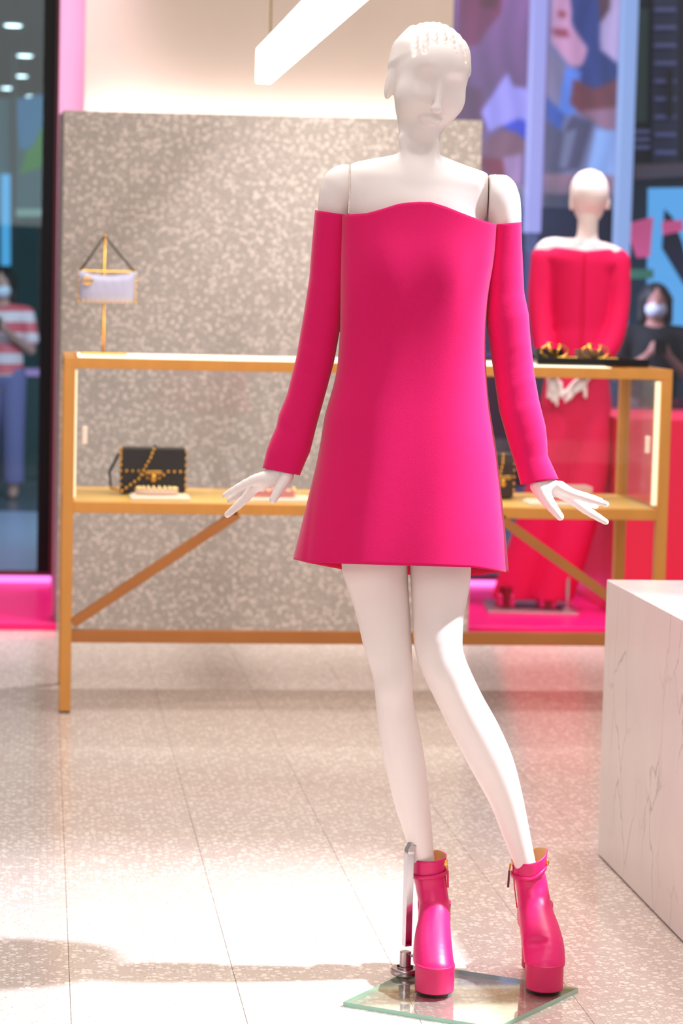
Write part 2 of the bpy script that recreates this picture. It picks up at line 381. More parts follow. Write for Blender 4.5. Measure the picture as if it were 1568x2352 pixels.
# terrazzo slab
pa = PY(145, 253, 9.66); zt = float(pa[2])
pl = [(0.062, 9.93), (0.077, 9.655), (1.680, 9.455), (1.70, 9.57), (1.1, 9.75), (0.2, 9.95)]
pn = MB().prism(pl, 0.0, zt).build('terrazzo_slab', panel_m, bevel=0.003)
tag(pn, 'tall grey speckled terrazzo slab standing behind the golden display case', 'partition')
# light behind the slab
ls = empty('cove_light', (0.95, 10.54, 0), 0, 'hidden white light strip glowing behind the top of the terrazzo slab', 'light')
cove_m = mat('cove_led', (255, 240, 246), 0.5, emit=12.0)
MB().box((-0.76, -0.03, 2.02), (0.76, 0.03, 2.05)).build('light_strip', cove_m, ls)
MB().box((-0.78, -0.045, 1.96), (0.78, 0.045, 2.02)).build('housing', white_m, ls)
for sx in (-0.6, 0.6): MB().box((sx-0.02, -0.02, 0.03), (sx+0.02, 0.02, 1.96)).build('upright', white_m, ls)
# cream wall and pink return
xl = float(PY(197, 0, 10.62)[0]); xr = float(PY(1042, 0, 10.62)[0])
cw = MB().box((xl, 10.62, 0.03), (xr, 10.72, 3.4)).build('wall_back', cream_m); tag(cw, kind='structure')
xp = float(PY(139, 0, 10.70)[0])
pw = MB().box((xp, 10.72, 0.03), (xl+0.04, 10.80, 3.4)).build('wall_pink', pinkwall_m); tag(pw, 'narrow pink wall beside the cream wall', kind='structure')
# window frame and glass
YG = 11.0
win = MB().box((-1.5, YG, 0.03), (4.2, YG+0.05, 0.075)).build('window_1', darkred_m, bevel=0.003); tag(win, kind='structure')
a = float(PY(95, 500, YG)[0]); b = float(PY(127, 700, YG)[0])
MB().box((a, YG-0.03, 0.075), (b-0.012, YG+0.05, 3.4)).build('window_frame', black_m, win, bevel=0.002)
MB().box((b-0.012, YG-0.035, 0.075), (b+0.006, YG+0.05, 3.4)).build('window_trim', darkred_m, win)
MB().box((-1.25, YG-0.035, 0.031), (0.06, YG-0.004, 0.055)).build('light_strip', mat('pink_led', (255, 120, 222), emit=2.0), win)
MB().box((1.72, YG-0.035, 0.031), (2.38, YG-0.004, 0.055)).build('light_strip', MATS['pink_led'], win)
MB().box((-1.5, YG+0.015, 0.075), (a, YG+0.025, 3.4)).build('window_pane', teal_m, win)
MB().box((xr-0.3, YG+0.015, 0.075), (4.2, YG+0.025, 3.4)).build('window_pane', window_m, win)
# ---------------- the mall beyond the glass
mf = MB().box((-8, YG+0.05, -0.05), (14, 27, 0.0)).build('floor_mall', mat('mall_floor', (90, 100, 116), 0.2), None); tag(mf, kind='structure')
mc = MB().box((-8, 14.6, 3.25), (2.2, 27, 3.35)).build('ceiling_mall', mat('mall_ceiling', (18, 46, 50), 0.7)); tag(mc, kind='structure')
mw = MB().box((-8, 26.5, 0), (14, 26.7, 6)).build('wall_mall', mat('mall_teal', (52, 128, 140), 0.6, vary=0.35, vscale=0.8)); tag(mw, kind='structure')
for (x, y) in ((30, 55), (57, 125), (47, 172), (18, 200), (75, 219), (38, 228)):
    p = PF(x, y, 3.25); o = empty('ceiling_light', (p[0], p[1], 3.25), 0, None, 'light', 'downlights in the mall ceiling')
    o['label'] = {55: 'topmost of the mall ceiling downlights behind the left window', 125: 'second mall ceiling downlight from the top, behind the left window', 172: 'third mall ceiling downlight from the top, behind the left window', 200: 'leftmost of the small lower downlights in the mall ceiling', 219: 'rightmost of the small lower downlights in the mall ceiling', 228: 'lowest of the small downlights in the mall ceiling'}[y]
    MB().lathe([(0.05, 0), (0.075, 0), (0.075, -0.012), (0.05, -0.012)], n=16).build('light_rim', white_m, o)
    MB().lathe([(0.001, -0.006), (0.062, -0.006), (0.062, -0.016), (0.001, -0.016)], n=16).build('diffuser', mat('down_led', (240, 246, 255), emit=7.0), o)
def back_panel(name, px, Y, th, material, label, cat, rel=0.0):
    (x0, y0, x1, y1) = px; p = PY(x0, y1, Y); q = PY(x1, y0, Y); z0 = max(0.0, float(p[2]))
    o = MB().box((p[0], Y, z0), (q[0], Y+th, q[2])).build(name, material, bevel=0.01); tag(o, label, cat); return o
# left mall: green and blue printed banner, glow added in its materials
lb = empty('banner', (-0.45, 20, 0), 0, 'tall banner in blue and green behind the left window, with added glow', 'banner')
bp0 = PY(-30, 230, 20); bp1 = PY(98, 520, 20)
def quadpart(nm, pts, Y, th, material, parent, off):
    P = [PY(x, y, Y) for x, y in pts]; v = [(p[0]-off[0], p[1]-off[1], p[2]-off[2]) for p in P]; n = len(v)
    v2 = [(a_, b_+th, c_) for a_, b_, c_ in v]
    return MB().add(v+v2, [tuple(range(n)), tuple(range(2*n-1, n-1, -1))]+[(i, n+i, n+(i+1) % n, (i+1) % n) for i in range(n)]).build(nm, material, parent)
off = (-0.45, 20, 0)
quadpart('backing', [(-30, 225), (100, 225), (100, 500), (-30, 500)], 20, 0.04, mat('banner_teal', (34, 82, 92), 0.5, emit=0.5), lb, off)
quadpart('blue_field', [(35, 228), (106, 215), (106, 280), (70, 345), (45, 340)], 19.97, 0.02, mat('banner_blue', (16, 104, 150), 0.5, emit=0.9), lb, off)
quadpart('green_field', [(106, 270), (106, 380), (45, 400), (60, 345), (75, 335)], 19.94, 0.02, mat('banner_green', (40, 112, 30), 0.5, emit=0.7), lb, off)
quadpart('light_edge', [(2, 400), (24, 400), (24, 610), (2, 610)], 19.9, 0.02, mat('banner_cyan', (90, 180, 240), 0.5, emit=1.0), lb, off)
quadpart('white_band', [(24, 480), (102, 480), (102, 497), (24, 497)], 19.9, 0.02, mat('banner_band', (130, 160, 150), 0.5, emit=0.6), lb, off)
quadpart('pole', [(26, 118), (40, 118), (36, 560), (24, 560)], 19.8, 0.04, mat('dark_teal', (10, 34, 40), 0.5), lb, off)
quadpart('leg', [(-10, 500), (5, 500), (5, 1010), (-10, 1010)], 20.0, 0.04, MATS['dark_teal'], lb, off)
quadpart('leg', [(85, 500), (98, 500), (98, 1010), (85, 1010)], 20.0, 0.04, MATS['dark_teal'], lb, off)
gl = empty('counter', (-0.3, 17, 0), 0, 'low counter with a pale glowing edge behind the masked person on the left', 'counter')
quadpart('counter_top', [(30, 850), (110, 850), (110, 864), (30, 864)], 17, 0.4, mat('lavender_edge', (176, 130, 190), 0.4, emit=0.5), gl, (-0.3, 17, 0))
quadpart('counter_body', [(30, 864), (110, 864), (110, 1100), (30, 1100)], 17.02, 0.35, mat('teal_body', (16, 60, 64), 0.5), gl, (-0.3, 17, 0))
quadpart('light_tube', [(28, 870), (40, 870), (38, 1000), (28, 1000)], 16.98, 0.02, mat('blue_led', (70, 80, 220), emit=1.2), gl, (-0.3, 17, 0))
# bright floor patch behind glass at the left: pale stone threshold
th = PF(-30, 1318); t2 = PF(90, 1180)
o = MB().box((-1.4, 11.06, 0.0), (0.05, float(t2[1]), 0.012)).build('trim_2', mat('pale_stone', (176, 182, 214), 0.25)); tag(o, kind='structure')
# ---- video screen with campaign image (light-giving picture on a flat screen)
YS = 14.0
sc0 = PY(1030, 470, YS); sc1 = PY(1462, -60, YS)
scr = empty('video_screen', (float((sc0[0]+sc1[0])/2), YS, 0), 0, 'huge video screen showing close-ups of clothes and hands behind the window', 'screen')
nx, ny = 220, 270
xs = np.linspace(1030, 1462, nx); ys = np.linspace(470, -60, ny)
Xg, Yg = np.meshgrid(xs, ys)
img = np.zeros((ny, nx, 3)); img[:] = (112, 84, 128)
def blob(poly, col, soft=3.0):
    poly = np.array(poly, float); inside = np.zeros(Xg.shape, bool); n = len(poly)
    for i in range(n):
        x1, y1 = poly[i]; x2, y2 = poly[(i+1) % n]
        c = ((y1 > Yg) != (y2 > Yg)) & (Xg < (x2-x1)*(Yg-y1)/(y2-y1+1e-9)+x1); inside ^= c
    img[inside] = col
def fade(x0, x1, y0, y1, c0, c1):
    mk = (Xg >= x0) & (Xg <= x1) & (Yg >= y0) & (Yg <= y1); t = ((Yg-y0)/(y1-y0))[..., None]
    img[mk] = (np.array(c0)*(1-t)+np.array(c1)*t)[mk]
fade(1030, 1215, -60, 300, (150, 96, 160), (92, 62, 96))
blob([(1040, -60), (1150, -60), (1140, 40), (1100, 90), (1090, 110), (1040, 120)], (120, 42, 78))
blob([(1070, -60), (1145, -60), (1130, 30), (1090, 30)], (96, 30, 44))
blob([(1040, 200), (1100, 210), (1110, 300), (1040, 300)], (96, 52, 80))
blob([(1160, 170), (1175, 200), (1215, 205), (1215, 300), (1150, 290), (1120, 305), (1100, 260), (1130, 215)], (160, 150, 236))
blob([(1155, 290), (1190, 272), (1215, 280), (1215, 320), (1200, 318)], (46, 62, 206))
blob([(1105, 330), (1140, 305), (1180, 300), (1208, 318), (1205, 352), (1170, 365), (1110, 360)], (128, 82, 98))
blob([(1100, 360), (1160, 366), (1165, 410), (1120, 400), (1100, 380)], (124, 34, 52))
blob([(1155, 362), (1200, 350), (1200, 420), (1165, 420)], (168, 130, 176))
fade(1256, 1425, -60, 470, (112, 110, 160), (120, 126, 160))
blob([(1256, 110), (1300, 160), (1300, 240), (1256, 240)], (128, 118, 150))
blob([(1300, -60), (1370, -60), (1378, 50), (1380, 110), (1425, 145), (1425, 180), (1380, 205), (1345, 195), (1330, 165), (1340, 120), (1310, 50)], (38, 54, 112))
for k in range(16):
    x0 = 1308+k*7; blob([(x0, -60), (x0+1.8, -60), (x0+24, 200), (x0+22, 200)], (64, 84, 156)) if k < 9 else None
blob([(1372, -60), (1425, -60), (1425, 142), (1380, 112)], (184, 164, 206))
blob([(1366, -60), (1402, -60), (1400, 20), (1378, 55)], (88, 54, 66))
blob([(1262, -60), (1295, -60), (1308, 20), (1310, 60), (1350, 110), (1346, 130), (1338, 150), (1310, 150), (1262, 100)], (206, 150, 186))
blob([(1262, 70), (1300, 70), (1306, 88), (1270, 85)], (150, 60, 84)); blob([(1276, 30), (1294, 30), (1296, 44), (1278, 44)], (150, 60, 74))
blob([(1300, 152), (1340, 165), (1320, 200), (1310, 235), (1330, 250), (1310, 265), (1285, 250), (1290, 200)], (92, 132, 224))
blob([(1318, 180), (1370, 200), (1425, 175), (1425, 285), (1400, 290), (1330, 250), (1312, 235)], (112, 58, 66))
blob([(1340, 250), (1425, 240), (1425, 290), (1395, 288)], (150, 110, 136))
blob([(1256, 220), (1300, 262), (1290, 300), (1256, 270)], (50, 82, 166))
blob([(1256, 275), (1300, 300), (1320, 260), (1370, 275), (1340, 380), (1256, 400)], (78, 76, 104))
blob([(1300, 300), (1330, 290), (1310, 380), (1290, 380)], (120, 124, 156))
blob([(1375, 290), (1425, 292), (1425, 400), (1355, 400)], (140, 172, 230))
fade(1256, 1425, 395, 440, (150, 112, 130), (120, 100, 120)); fade(1030, 1215, 420, 470, (110, 100, 130), (90, 96, 130)); fade(1256, 1425, 440, 470, (60, 60, 78), (60, 66, 90))
for _ in range(3):
    for ax_ in (0, 1):
        pd_ = [(0, 0)]*3; pd_[ax_] = (2, 2); q_ = np.pad(img, pd_, mode='edge'); nn = img.shape[ax_]
        img = sum(np.take(q_, range(o_, o_+nn), axis=ax_)*w_ for o_, w_ in zip(range(5), (.1, .2, .4, .2, .1)))
img = img*(1+0.10*np.sin(Xg/9+2*np.sin(Yg/60))[..., None]*0.5)
me = bpy.data.meshes.new('screen_picture')
px_ = np.linspace(float(sc0[0]), float(sc1[0]), nx)-scr.location.x; pz_ = np.linspace(float(sc0[2]), float(sc1[2]), ny)
V = [(px_[i], -0.001, pz_[j]) for j in range(ny) for i in range(nx)]
Fq = [(j*nx+i, j*nx+i+1, (j+1)*nx+i+1, (j+1)*nx+i) for j in range(ny-1) for i in range(nx-1)]
me.from_pydata(V, [], Fq); ca = me.color_attributes.new('picture', 'FLOAT_COLOR', 'POINT')
lc = np.clip(img*1.08, 0, 255)/255.0; lc = np.where(lc <= 0.04045, lc/12.92, ((lc+0.055)/1.055)**2.4)
ca.data.foreach_set('color', np.concatenate([lc, np.ones((ny, nx, 1))], 2).astype(np.float32).ravel())
mt = bpy.data.materials.new('screen_picture'); mt.use_nodes = True; bs = mt.node_tree.nodes['Principled BSDF']
at_ = mt.node_tree.nodes.new('ShaderNodeAttribute'); at_.attribute_name = 'picture'
mt.node_tree.links.new(at_.outputs['Color'], bs.inputs['Emission Color']); bs.inputs['Emission Strength'].default_value = 1.0
bs.inputs['Base Color'].default_value = (0.02, 0.02, 0.02, 1); me.materials.append(mt)
so = link(bpy.data.objects.new('screen_picture', me), scr)
w2 = float(sc1[0]-sc0[0])/2
MB().box((-w2, 0.0, float(sc0[2])), (w2, 0.08, float(sc1[2]))).build('screen_body', black_m, scr)
for sx in (-w2+0.05, w2-0.1): MB().box((sx, 0.0, 0.0), (sx+0.05, 0.06, float(sc0[2]))).build('support', black_m, scr)
colm = mat('lavender_light', (186, 184, 255), emit=0.85)
for (xa, ya, xb, yb, lb_) in ((1213, -60, 1257, 455, 'glowing lavender light column left of the rear mannequin head'), (1422, -60, 1457, 640, 'glowing pale blue light column right of the rear mannequin head')):
    p = PY(xa, yb, 13.7); q = PY(xb, ya, 13.7); cx = float(p[0]+q[0])/2; hw = 0.045
    o = empty('light_column', (cx, 13.7, 0), 0, lb_, 'light')
    MB().box((-hw, 0, 1.0 if yb > 600 else 1.7), (hw, 0.09, float(q[2]))).build('light_tube', colm if xa < 1400 else mat('blue_light', (168, 200, 255), emit=0.8), o, bevel=0.01)
    MB().box((-0.03, 0.02, 0), (0.03, 0.07, 1.0 if yb > 600 else 1.7)).build('post', mat('grey_post', (70, 74, 100), 0.4), o)
# right mall facade
fa = empty('shop_front', (3.9, 15.0, 0), 0, 'dim shop front with grey louvres and a cyan poster at the right edge', 'shop front')
fo = (3.9, 15.0, 0)
quadpart('wall_panel', [(1440, -80), (1640, -80), (1640, 420), (1440, 420)], 15.2, 0.1, mat('facade_grey', (44, 58, 70), 0.5), fa, fo)
quadpart('green_pane', [(1462, 20), (1490, 20), (1486, 280), (1462, 280)], 15.15, 0.03, mat('pane_green', (70, 108, 96), 0.4), fa, fo)
quadpart('grey_frame', [(1502, -80), (1556, -80), (1556, 372), (1498, 372)], 15.1, 0.03, mat('frame_slate', (72, 84, 116), 0.4), fa, fo)
slm = mat('slat_lavender', (140, 150, 206), 0.4)
for k in range(9): quadpart('slat', [(1505, 18+k*41), (1553, 18+k*41), (1553, 26+k*41), (1505, 26+k*41)], 15.02, 0.06, slm, fa, fo)
for k in range(3): quadpart('ledge', [(1458, 298+k*18), (1492, 298+k*18), (1492, 306+k*18), (1458, 306+k*18)], 15.02, 0.06, slm, fa, fo)
quadpart('dark_post', [(1532, 160), (1545, 160), (1545, 270), (1532, 270)], 15.0, 0.02, mat('near_black', (10, 18, 26), 0.4), fa, fo)
quadpart('brown_band', [(1458, 378), (1640, 370), (1640, 400), (1458, 412)], 15.05, 0.1, mat('band_brown', (130, 112, 116), 0.5), fa, fo)
quadpart('dark_base', [(1440, 412), (1640, 400), (1640, 1060), (1440, 1060)], 15.12, 0.1, mat('base_dark', (34, 48, 58), 0.5), fa, fo)
po = empty('poster', (3.9, 14.8, 0), 0, 'bright cyan poster with a dark slanting shape at the right edge', 'poster'); pof = (3.9, 14.8, 0)
quadpart('poster_sheet', [(1490, 432), (1640, 430), (1640, 830), (1486, 836)], 14.8, 0.03, mat('cyan_sheet', (98, 186, 246), 0.5, emit=0.95), po, pof)
quadpart('dark_shape', [(1526, 480), (1545, 500), (1568, 560), (1600, 700), (1568, 650), (1520, 570)], 14.78, 0.01, mat('navy_shape', (18, 40, 74), 0.5), po, pof)
quadpart('pink_shape', [(1434, 515), (1500, 498), (1492, 590), (1462, 592)], 14.7, 0.01, mat('rose_shape', (206, 84, 132), 0.5, emit=0.7), po, pof)
quadpart('pink_corner', [(1520, 508), (1568, 505), (1568, 530), (1522, 540)], 14.75, 0.01, MATS['rose_shape'], po, pof)
quadpart('green_stripe', [(1446, 618), (1500, 618), (1500, 640), (1446, 640)], 14.7, 0.01, mat('mint_stripe', (80, 150, 120), 0.5), po, pof)
quadpart('leg', [(1495, 836), (1502, 836), (1502, 1080), (1495, 1080)], 14.8, 0.03, black_m, po, pof)
quadpart('leg', [(1600, 836), (1607, 836), (1607, 1080), (1600, 1080)], 14.8, 0.03, black_m, po, pof)
bk = MB().box((1.0, 15.6, 0), (6.5, 15.8, 3.6)).build('wall_facade', mat('slate_wall', (50, 56, 84), 0.6, vary=0.3, vscale=1.2)); tag(bk, kind='structure')
# low dark bench shapes seen between dress and jumpsuit
bn = empty('bench', (2.25, 12.3, 0), 0, 'dark plum upholstered bench beyond the window behind the rear mannequin', 'bench')
plum = mat('plum', (62, 44, 66), 0.7)
MB().box((-0.55, -0.2, 0.40), (0.5, 0.25, 0.52)).build('seat', plum, bn, bevel=0.03)
MB().box((-0.55, 0.2, 0.45), (0.5, 0.3, 1.05)).build('backrest', plum, bn, bevel=0.03)
for sx in (-0.5, 0.42):
    for sy in (-0.16, 0.2): MB().box((sx, sy, 0), (sx+0.05, sy+0.05, 0.41)).build('leg', black_m, bn)
# pink display block
q0 = PF(1372, 1408, 0.03)
pb = MB().box((2.40, 10.05, 0.03), (3.6, 10.95, 0.856)).build('display_block', pinkbox_m, bevel=0.006)
tag(pb, 'large red-pink display block at the right behind the golden case', 'plinth')
# marble plinth
mp_ = empty('marble_plinth', (1.375, 4.3, 0), 0, 'white veined marble plinth in the right foreground', 'plinth')
MB().box((0, 0, 0.004), (1.5, 1.527, 0.683)).build('block', marble_m, mp_, bevel=0.003)
MB().box((0.006, 0.006, 0), (1.49, 1.52, 0.004)).build('shadow_gap', mat('plinth_foot', (60, 50, 46), 0.8), mp_)
# pendant light
pd = empty('pendant_light', tuple(PD(605, 150, 9.3)*np.array([1, 1, 0])), 0, 'long glowing linear pendant light hanging over the terrazzo slab', 'light')
p0 = PD(588, 190, 9.3); zb = float(p0[2]); x0 = float(p0[0])-pd.location.x; yb = 0.0
lamp_m = mat('pendant_glow', (255, 246, 232), emit=9.0)
MB().box((x0, -4.2, zb), (x0+0.055, 0, zb+0.125)).build('light_body', lamp_m, pd, bevel=0.004)
MB().box((x0+0.002, -4.2, zb+0.125), (x0+0.053, 0, zb+0.135)).build('top_rail', white_m, pd)
for yy in (-0.25, -2.6): MB().tube([(x0+0.027, yy, zb+0.13), (x0+0.027, yy, 3.4)], 0.0035, 8).build('suspension_cable', gold_m, pd)
# ================================================================ DISPLAY CASE
X0, X1, Yf, Yr, ZT = 0.074, 2.037, 7.803, 8.403, 1.134
dc = empty('display_case', (X0, Yf, 0), 0, 'long golden-framed glass display case on tall legs', 'display case')
Wc, Dc, pw_ = X1-X0, Yr-Yf, 0.036
def dcb(nm, a_, b_, mt_, bev=0.0015, par=None): return MB().box(a_, b_).build(nm, mt_, par or dc, bevel=bev)
for ix in (0, 1):
    for iy in (0, 1):
        xx = ix*(Wc-pw_); yy = iy*(Dc-pw_); dcb('leg', (xx, yy, 0.006), (xx+pw_, yy+pw_, ZT-0.034), wood_m)
        dcb('foot', (xx+0.003, yy+0.003, 0), (xx+pw_-0.003, yy+pw_-0.003, 0.006), black_m, 0)
for iy in (0, 1):
    yy = iy*(Dc-pw_)
    dcb('top_rail', (0, yy, ZT-0.034), (Wc, yy+pw_, ZT), wood_m)
    dcb('shelf_rail', (pw_, yy, 0.642), (Wc-pw_, yy+pw_, 0.677), wood_m)
for ix in (0, 1):
    xx = ix*(Wc-pw_)
    dcb('end_rail', (xx, pw_, ZT-0.034), (xx+pw_, Dc-pw_, ZT), wood_m)
    dcb('end_rail', (xx, pw_, 0.642), (xx+pw_, Dc-pw_, 0.677), wood_m)
dcb('stretcher', (pw_, 0.002, 0.227), (Wc-pw_, 0.034, 0.267), brace_m)
dcb('shelf', (pw_, pw_, 0.655), (Wc-pw_, Dc-pw_, 0.677), shelf_m)
def brace(xa, za, xb, zb_):
    b_ = MB().bar((xa, 0.018, za), (xb, 0.018, zb_), 0.030, 0.036, up=(0, 1, 0)); return b_.build('brace', brace_m, dc, bevel=0.001)
def cz(x, y): p = PY(x, y, Yf); return float(p[0])-X0, float(p[2])
a1 = cz(166, 1436); a2 = cz(540, 1180); brace(a1[0], a1[1]+0.004, a2[0]+0.01, a2[1]-0.0)
brace(Wc-a1[0], a1[1]+0.004, Wc-a2[0]-0.01, a2[1])
# light panel under the top, strips at the posts, glass
dcb('light_panel', (0.05, 0.045, ZT-0.012), (1.77, 0.45, ZT+0.001), mat('top_led', (255, 240, 210), emit=2.6), 0)
dcb('top_glass', (0.045, 0.45, ZT-0.008), (Wc-0.04, Dc-pw_, ZT+0.001), mat('frosted_top', (226, 200, 178), 0.2), 0)
dcb('light_strip', (pw_, 0.012, 0.69), (pw_+0.006, 0.020, ZT-0.04), led_m, 0)
dcb('light_strip', (Wc-pw_-0.016, 0.012, 0.69), (Wc-pw_, 0.020, ZT-0.04), led_m, 0)
dcb('light_strip', (pw_, Dc-pw_-0.008, ZT-0.045), (Wc-pw_, Dc-pw_, ZT-0.036), led_m, 0)
for k in (0, 1):
    xa = pw_+0.01+k*(Wc/2-pw_); xb = xa+Wc/2-pw_-0.02
    g_ = dcb('glass_door', (xa, 0.024+k*0.008, 0.68), (xb, 0.029+k*0.008, ZT-0.036), clear_m, 0)
    hx = (cz(195, 1000)[0]) if k == 0 else cz(1490, 1018)[0]
    zc = 0.888
    MB().box((hx-0.008, 0.012, zc-0.028), (hx+0.008, 0.023, zc+0.028)).build('pull', mat('ivory_pull', (250, 226, 206), 0.4, emit=0.0), g_, bevel=0.003)
dcb('end_glass', (Wc-0.022, pw_, 0.68), (Wc-0.016, Dc-pw_, ZT-0.036), clear_m, 0)
dcb('end_glass', (0.016, pw_, 0.68), (0.022, Dc-pw_, ZT-0.036), clear_m, 0)
# ================================================================ BAGS AND SMALL THINGS
lilac_m = mat('lilac_leather', (176, 174, 200), 0.4, bump=0.1)
blackl_m = mat('black_leather', (26, 22, 24), 0.32)
def vsign(parent, c, s, name='emblem'):     # gold ring emblem with a V inside
    b_ = MB(); n = 26; pts = [(c[0]+s*1.15*cos(2*pi*k/n), c[1], c[2]+s*0.8*sin(2*pi*k/n)) for k in range(n+1)]
    b_.tube(pts, s*0.16, 8, cap=False)
    b_.tube([(c[0]-s*0.6, c[1]-0.001, c[2]+s*0.62), (c[0], c[1]-0.001, c[2]-s*0.68)], s*0.16, 8); b_.tube([(c[0]+s*0.6, c[1]-0.001, c[2]+s*0.62), (c[0], c[1]-0.001, c[2]-s*0.68)], s*0.10, 8)
    return b_.build(name, gold_m, parent, smooth=True)
# stand and hanging bag
Yb = Yf+0.30
sb = PY(237, 806, Yb); sx = float(sb[0])
sd = empty('bag_stand', (sx, Yb, ZT+0.001), 0, 'thin gold stand holding up the lilac bag on the case', 'stand')
MB().box((-0.075, -0.05, 0), (0.075, 0.05, 0.008)).build('base', gold_m, sd, bevel=0.002)
ztop = float(PY(243, 544, Yb)[2])-ZT
MB().tube([(0, 0.018, 0.008), (0, 0.018, ztop)], 0.0045, 12).build('pole', gold_m, sd, smooth=True)
MB().tube([(0, 0.018, ztop-0.004), (0, 0.0, ztop+0.001), (0, -0.03, ztop), (0, -0.038, ztop+0.006)], 0.0045, 10).build('hook', gold_m, sd, smooth=True)
bg = empty('shoulder_bag', (sx, Yb-0.025, ZT+0.1), 0, 'small lilac studded bag hanging from the gold stand', 'bag')
def bl(x, y): p = PY(x, y, Yb-0.02); return float(p[0])-sx, float(p[2])-ZT-0.1
xa, za = bl(179, 693); xb, zb_ = bl(312, 622)
n1, n2 = 24, 12; vv = []; ff = []
for side in (-1, 1):
    for j in range(n2+1):
        for i in range(n1+1):
            u_ = i/n1; t_ = j/n2
            x_ = xa+(xb-xa)*u_ + 0.006*(t_-.5)*(1 if u_ > .5 else -1)
            sag = 0.018*sin(pi*u_)*t_**3
            puff = 0.024*(1-(2*u_-1)**6)*(1-(2*t_-1)**4)+0.004
            y_ = side*puff + 0.0016*sin(u_*40+t_*6)*(t_)
            vv.append((x_, y_, za+(zb_-za)*t_-sag))
NB = (n1+1)*(n2+1)
for s_ in (0, 1):
    for j in range(n2):
        for i in range(n1):
            q = (s_*NB+j*(n1+1)+i, s_*NB+j*(n1+1)+i+1, s_*NB+(j+1)*(n1+1)+i+1, s_*NB+(j+1)*(n1+1)+i); ff.append(q if s_ == 0 else q[::-1])
per = [(0, i) for i in range(n1+1)]+[(j, n1) for j in range(1, n2+1)]+[(n2, i) for i in range(n1-1, -1, -1)]+[(j, 0) for j in range(n2-1, 0, -1)]
ids = [j*(n1+1)+i for j, i in per]
for k in range(len(ids)):
    a_, b_ = ids[k], ids[(k+1) % len(ids)]; ff.append((b_, a_, NB+a_, NB+b_))
MB().add(vv, ff).build('body', lilac_m, bg, smooth=True)
st_ = MB()
for k in range(13): st_.sphere((xa+(xb-xa)*(k/12), -0.008, za+0.004), 0.0045, 8)
for k in range(1, 6):
    for xx in (xa, xb): st_.sphere((xx, -0.008, za+(zb_-za)*k/6), 0.0045, 8)
st_.build('studs', gold_m, bg, smooth=True)['kind'] = 'stuff'
MB().tube([(xa+0.01, 0, zb_-0.004), (xb-0.01, 0, zb_-0.004)], 0.003, 8).build('zipper', gold_m, bg)
hz = ztop-0.1+0.007
MB().tube([(xa+0.006, 0, zb_-0.004), (-0.012, -0.006, hz-0.02), (0, -0.008, hz), (0.012, -0.006, hz-0.02), (xb-0.006, 0, zb_-0.004)], 0.0042, 10).build('strap', mat('grey_strap', (86, 84, 78), 0.5), bg, smooth=True)
for xx in (xa+0.006, xb-0.006): MB().tube([(xx+0.007*cos(2*pi*k/14), 0, zb_+0.002+0.007*sin(2*pi*k/14)) for k in range(15)], 0.002, 6, cap=False).build('strap_ring', gold_m, bg)
vsign(bg, (xa+0.028, -0.032, zb_-0.036), 0.015)
# black bag on shelf
def studded_bag(px0, py0, px1, py1, Y, label, mt_, scale=1.0):
    ZS = 0.678
    p = PY(px0, py1, Y); q = PY(px1, py0, Y); cx = float(p[0]+q[0])/2; hw = float(q[0]-p[0])/2; hh = float(q[2])-ZS
    t = empty('handbag', (cx, Y, ZS), 0, label, 'bag')
    MB().box((-hw, -0.035, 0.002), (hw, 0.035, hh)).build('body', mt_, t, bevel=0.010, seg=3)
    # flap with pointed lower edge
    poly = [(-hw, hh*0.98), (-hw, hh*0.50), (-hw*0.45, hh*0.50), (-hw*0.18, hh*0.36), (hw*0.18, hh*0.36), (hw*0.45, hh*0.50), (hw, hh*0.50), (hw, hh*0.98)]
    v = [(x, -0.042, z) for x, z in poly]+[(x, -0.036, z) for x, z in poly]; n = len(poly)
    MB().add(v, [tuple(range(n)), tuple(range(2*n-1, n-1, -1))]+[(i, n+i, n+(i+1) % n, (i+1) % n) for i in range(n)]).build('flap', mt_, t, bevel=0.002)
    sm = MB()
    for i in range(1, 7):
        (x_a, z_a), (x_b, z_b) = poly[i-1], poly[i]
        L = math.hypot(x_b-x_a, z_b-z_a); k_ = max(1, int(L/0.016))
        for k in range(k_): sm.sphere((x_a+(x_b-x_a)*k/k_, -0.044, z_a+(z_b-z_a)*k/k_), 0.0055, 8)
    for sx_ in (-1, 1):
        for k in range(7): sm.sphere((sx_*(hw-0.002), -0.038, hh*0.06+k*hh*0.145), 0.0055, 8)
    s2 = sm.build('studs', gold_m, t, smooth=True); s2['kind'] = 'stuff'
    cl = MB().box((-0.028, -0.052, hh*0.44), (0.028, -0.043, hh*0.52)).build('clasp', gold_m, t, bevel=0.002)
    MB().sphere((0, -0.052, hh*0.36), (0.011, 0.007, 0.014), 12).build('clasp_drop', gold_m, cl, smooth=True)
    ch = MB(); P = [(-hw-0.005, 0, hh*0.85), (-hw-0.035, 0.0, hh*0.45), (-hw-0.03, -0.03, 0.02), (-hw+0.005, -0.06, 0.014), (-hw*0.45, -0.056, hh*0.35), (-hw*0.1, -0.054, hh*0.8), (hw*0.05, -0.03, hh+0.008)]
    MB().tube(P, 0.006, 8, flat=0.6).build('strap', mt_, t, smooth=True)
    for i in range(2, 6):
        a_ = Vector(P[i]); b_ = Vector(P[i+1]); k_ = max(2, int((b_-a_).length/0.014))
        for k in range(k_): ch.sphere(a_.lerp(b_, k/k_)+Vector((0, -0.006, 0)), 0.0055, 8)
    ch.build('strap_studs', gold_m, t, smooth=True)['kind'] = 'stuff'
    return t
studded_bag(275, 1028, 427, 1122, Yf+0.33, 'black gold-studded flap bag with chain strap on the shelf', blackl_m)
studded_bag(1120, 1040, 1178, 1130, Yf+0.34, 'small black bag with gold fittings half hidden beside the dress hem', mat('plum_leather', (52, 34, 42), 0.4))
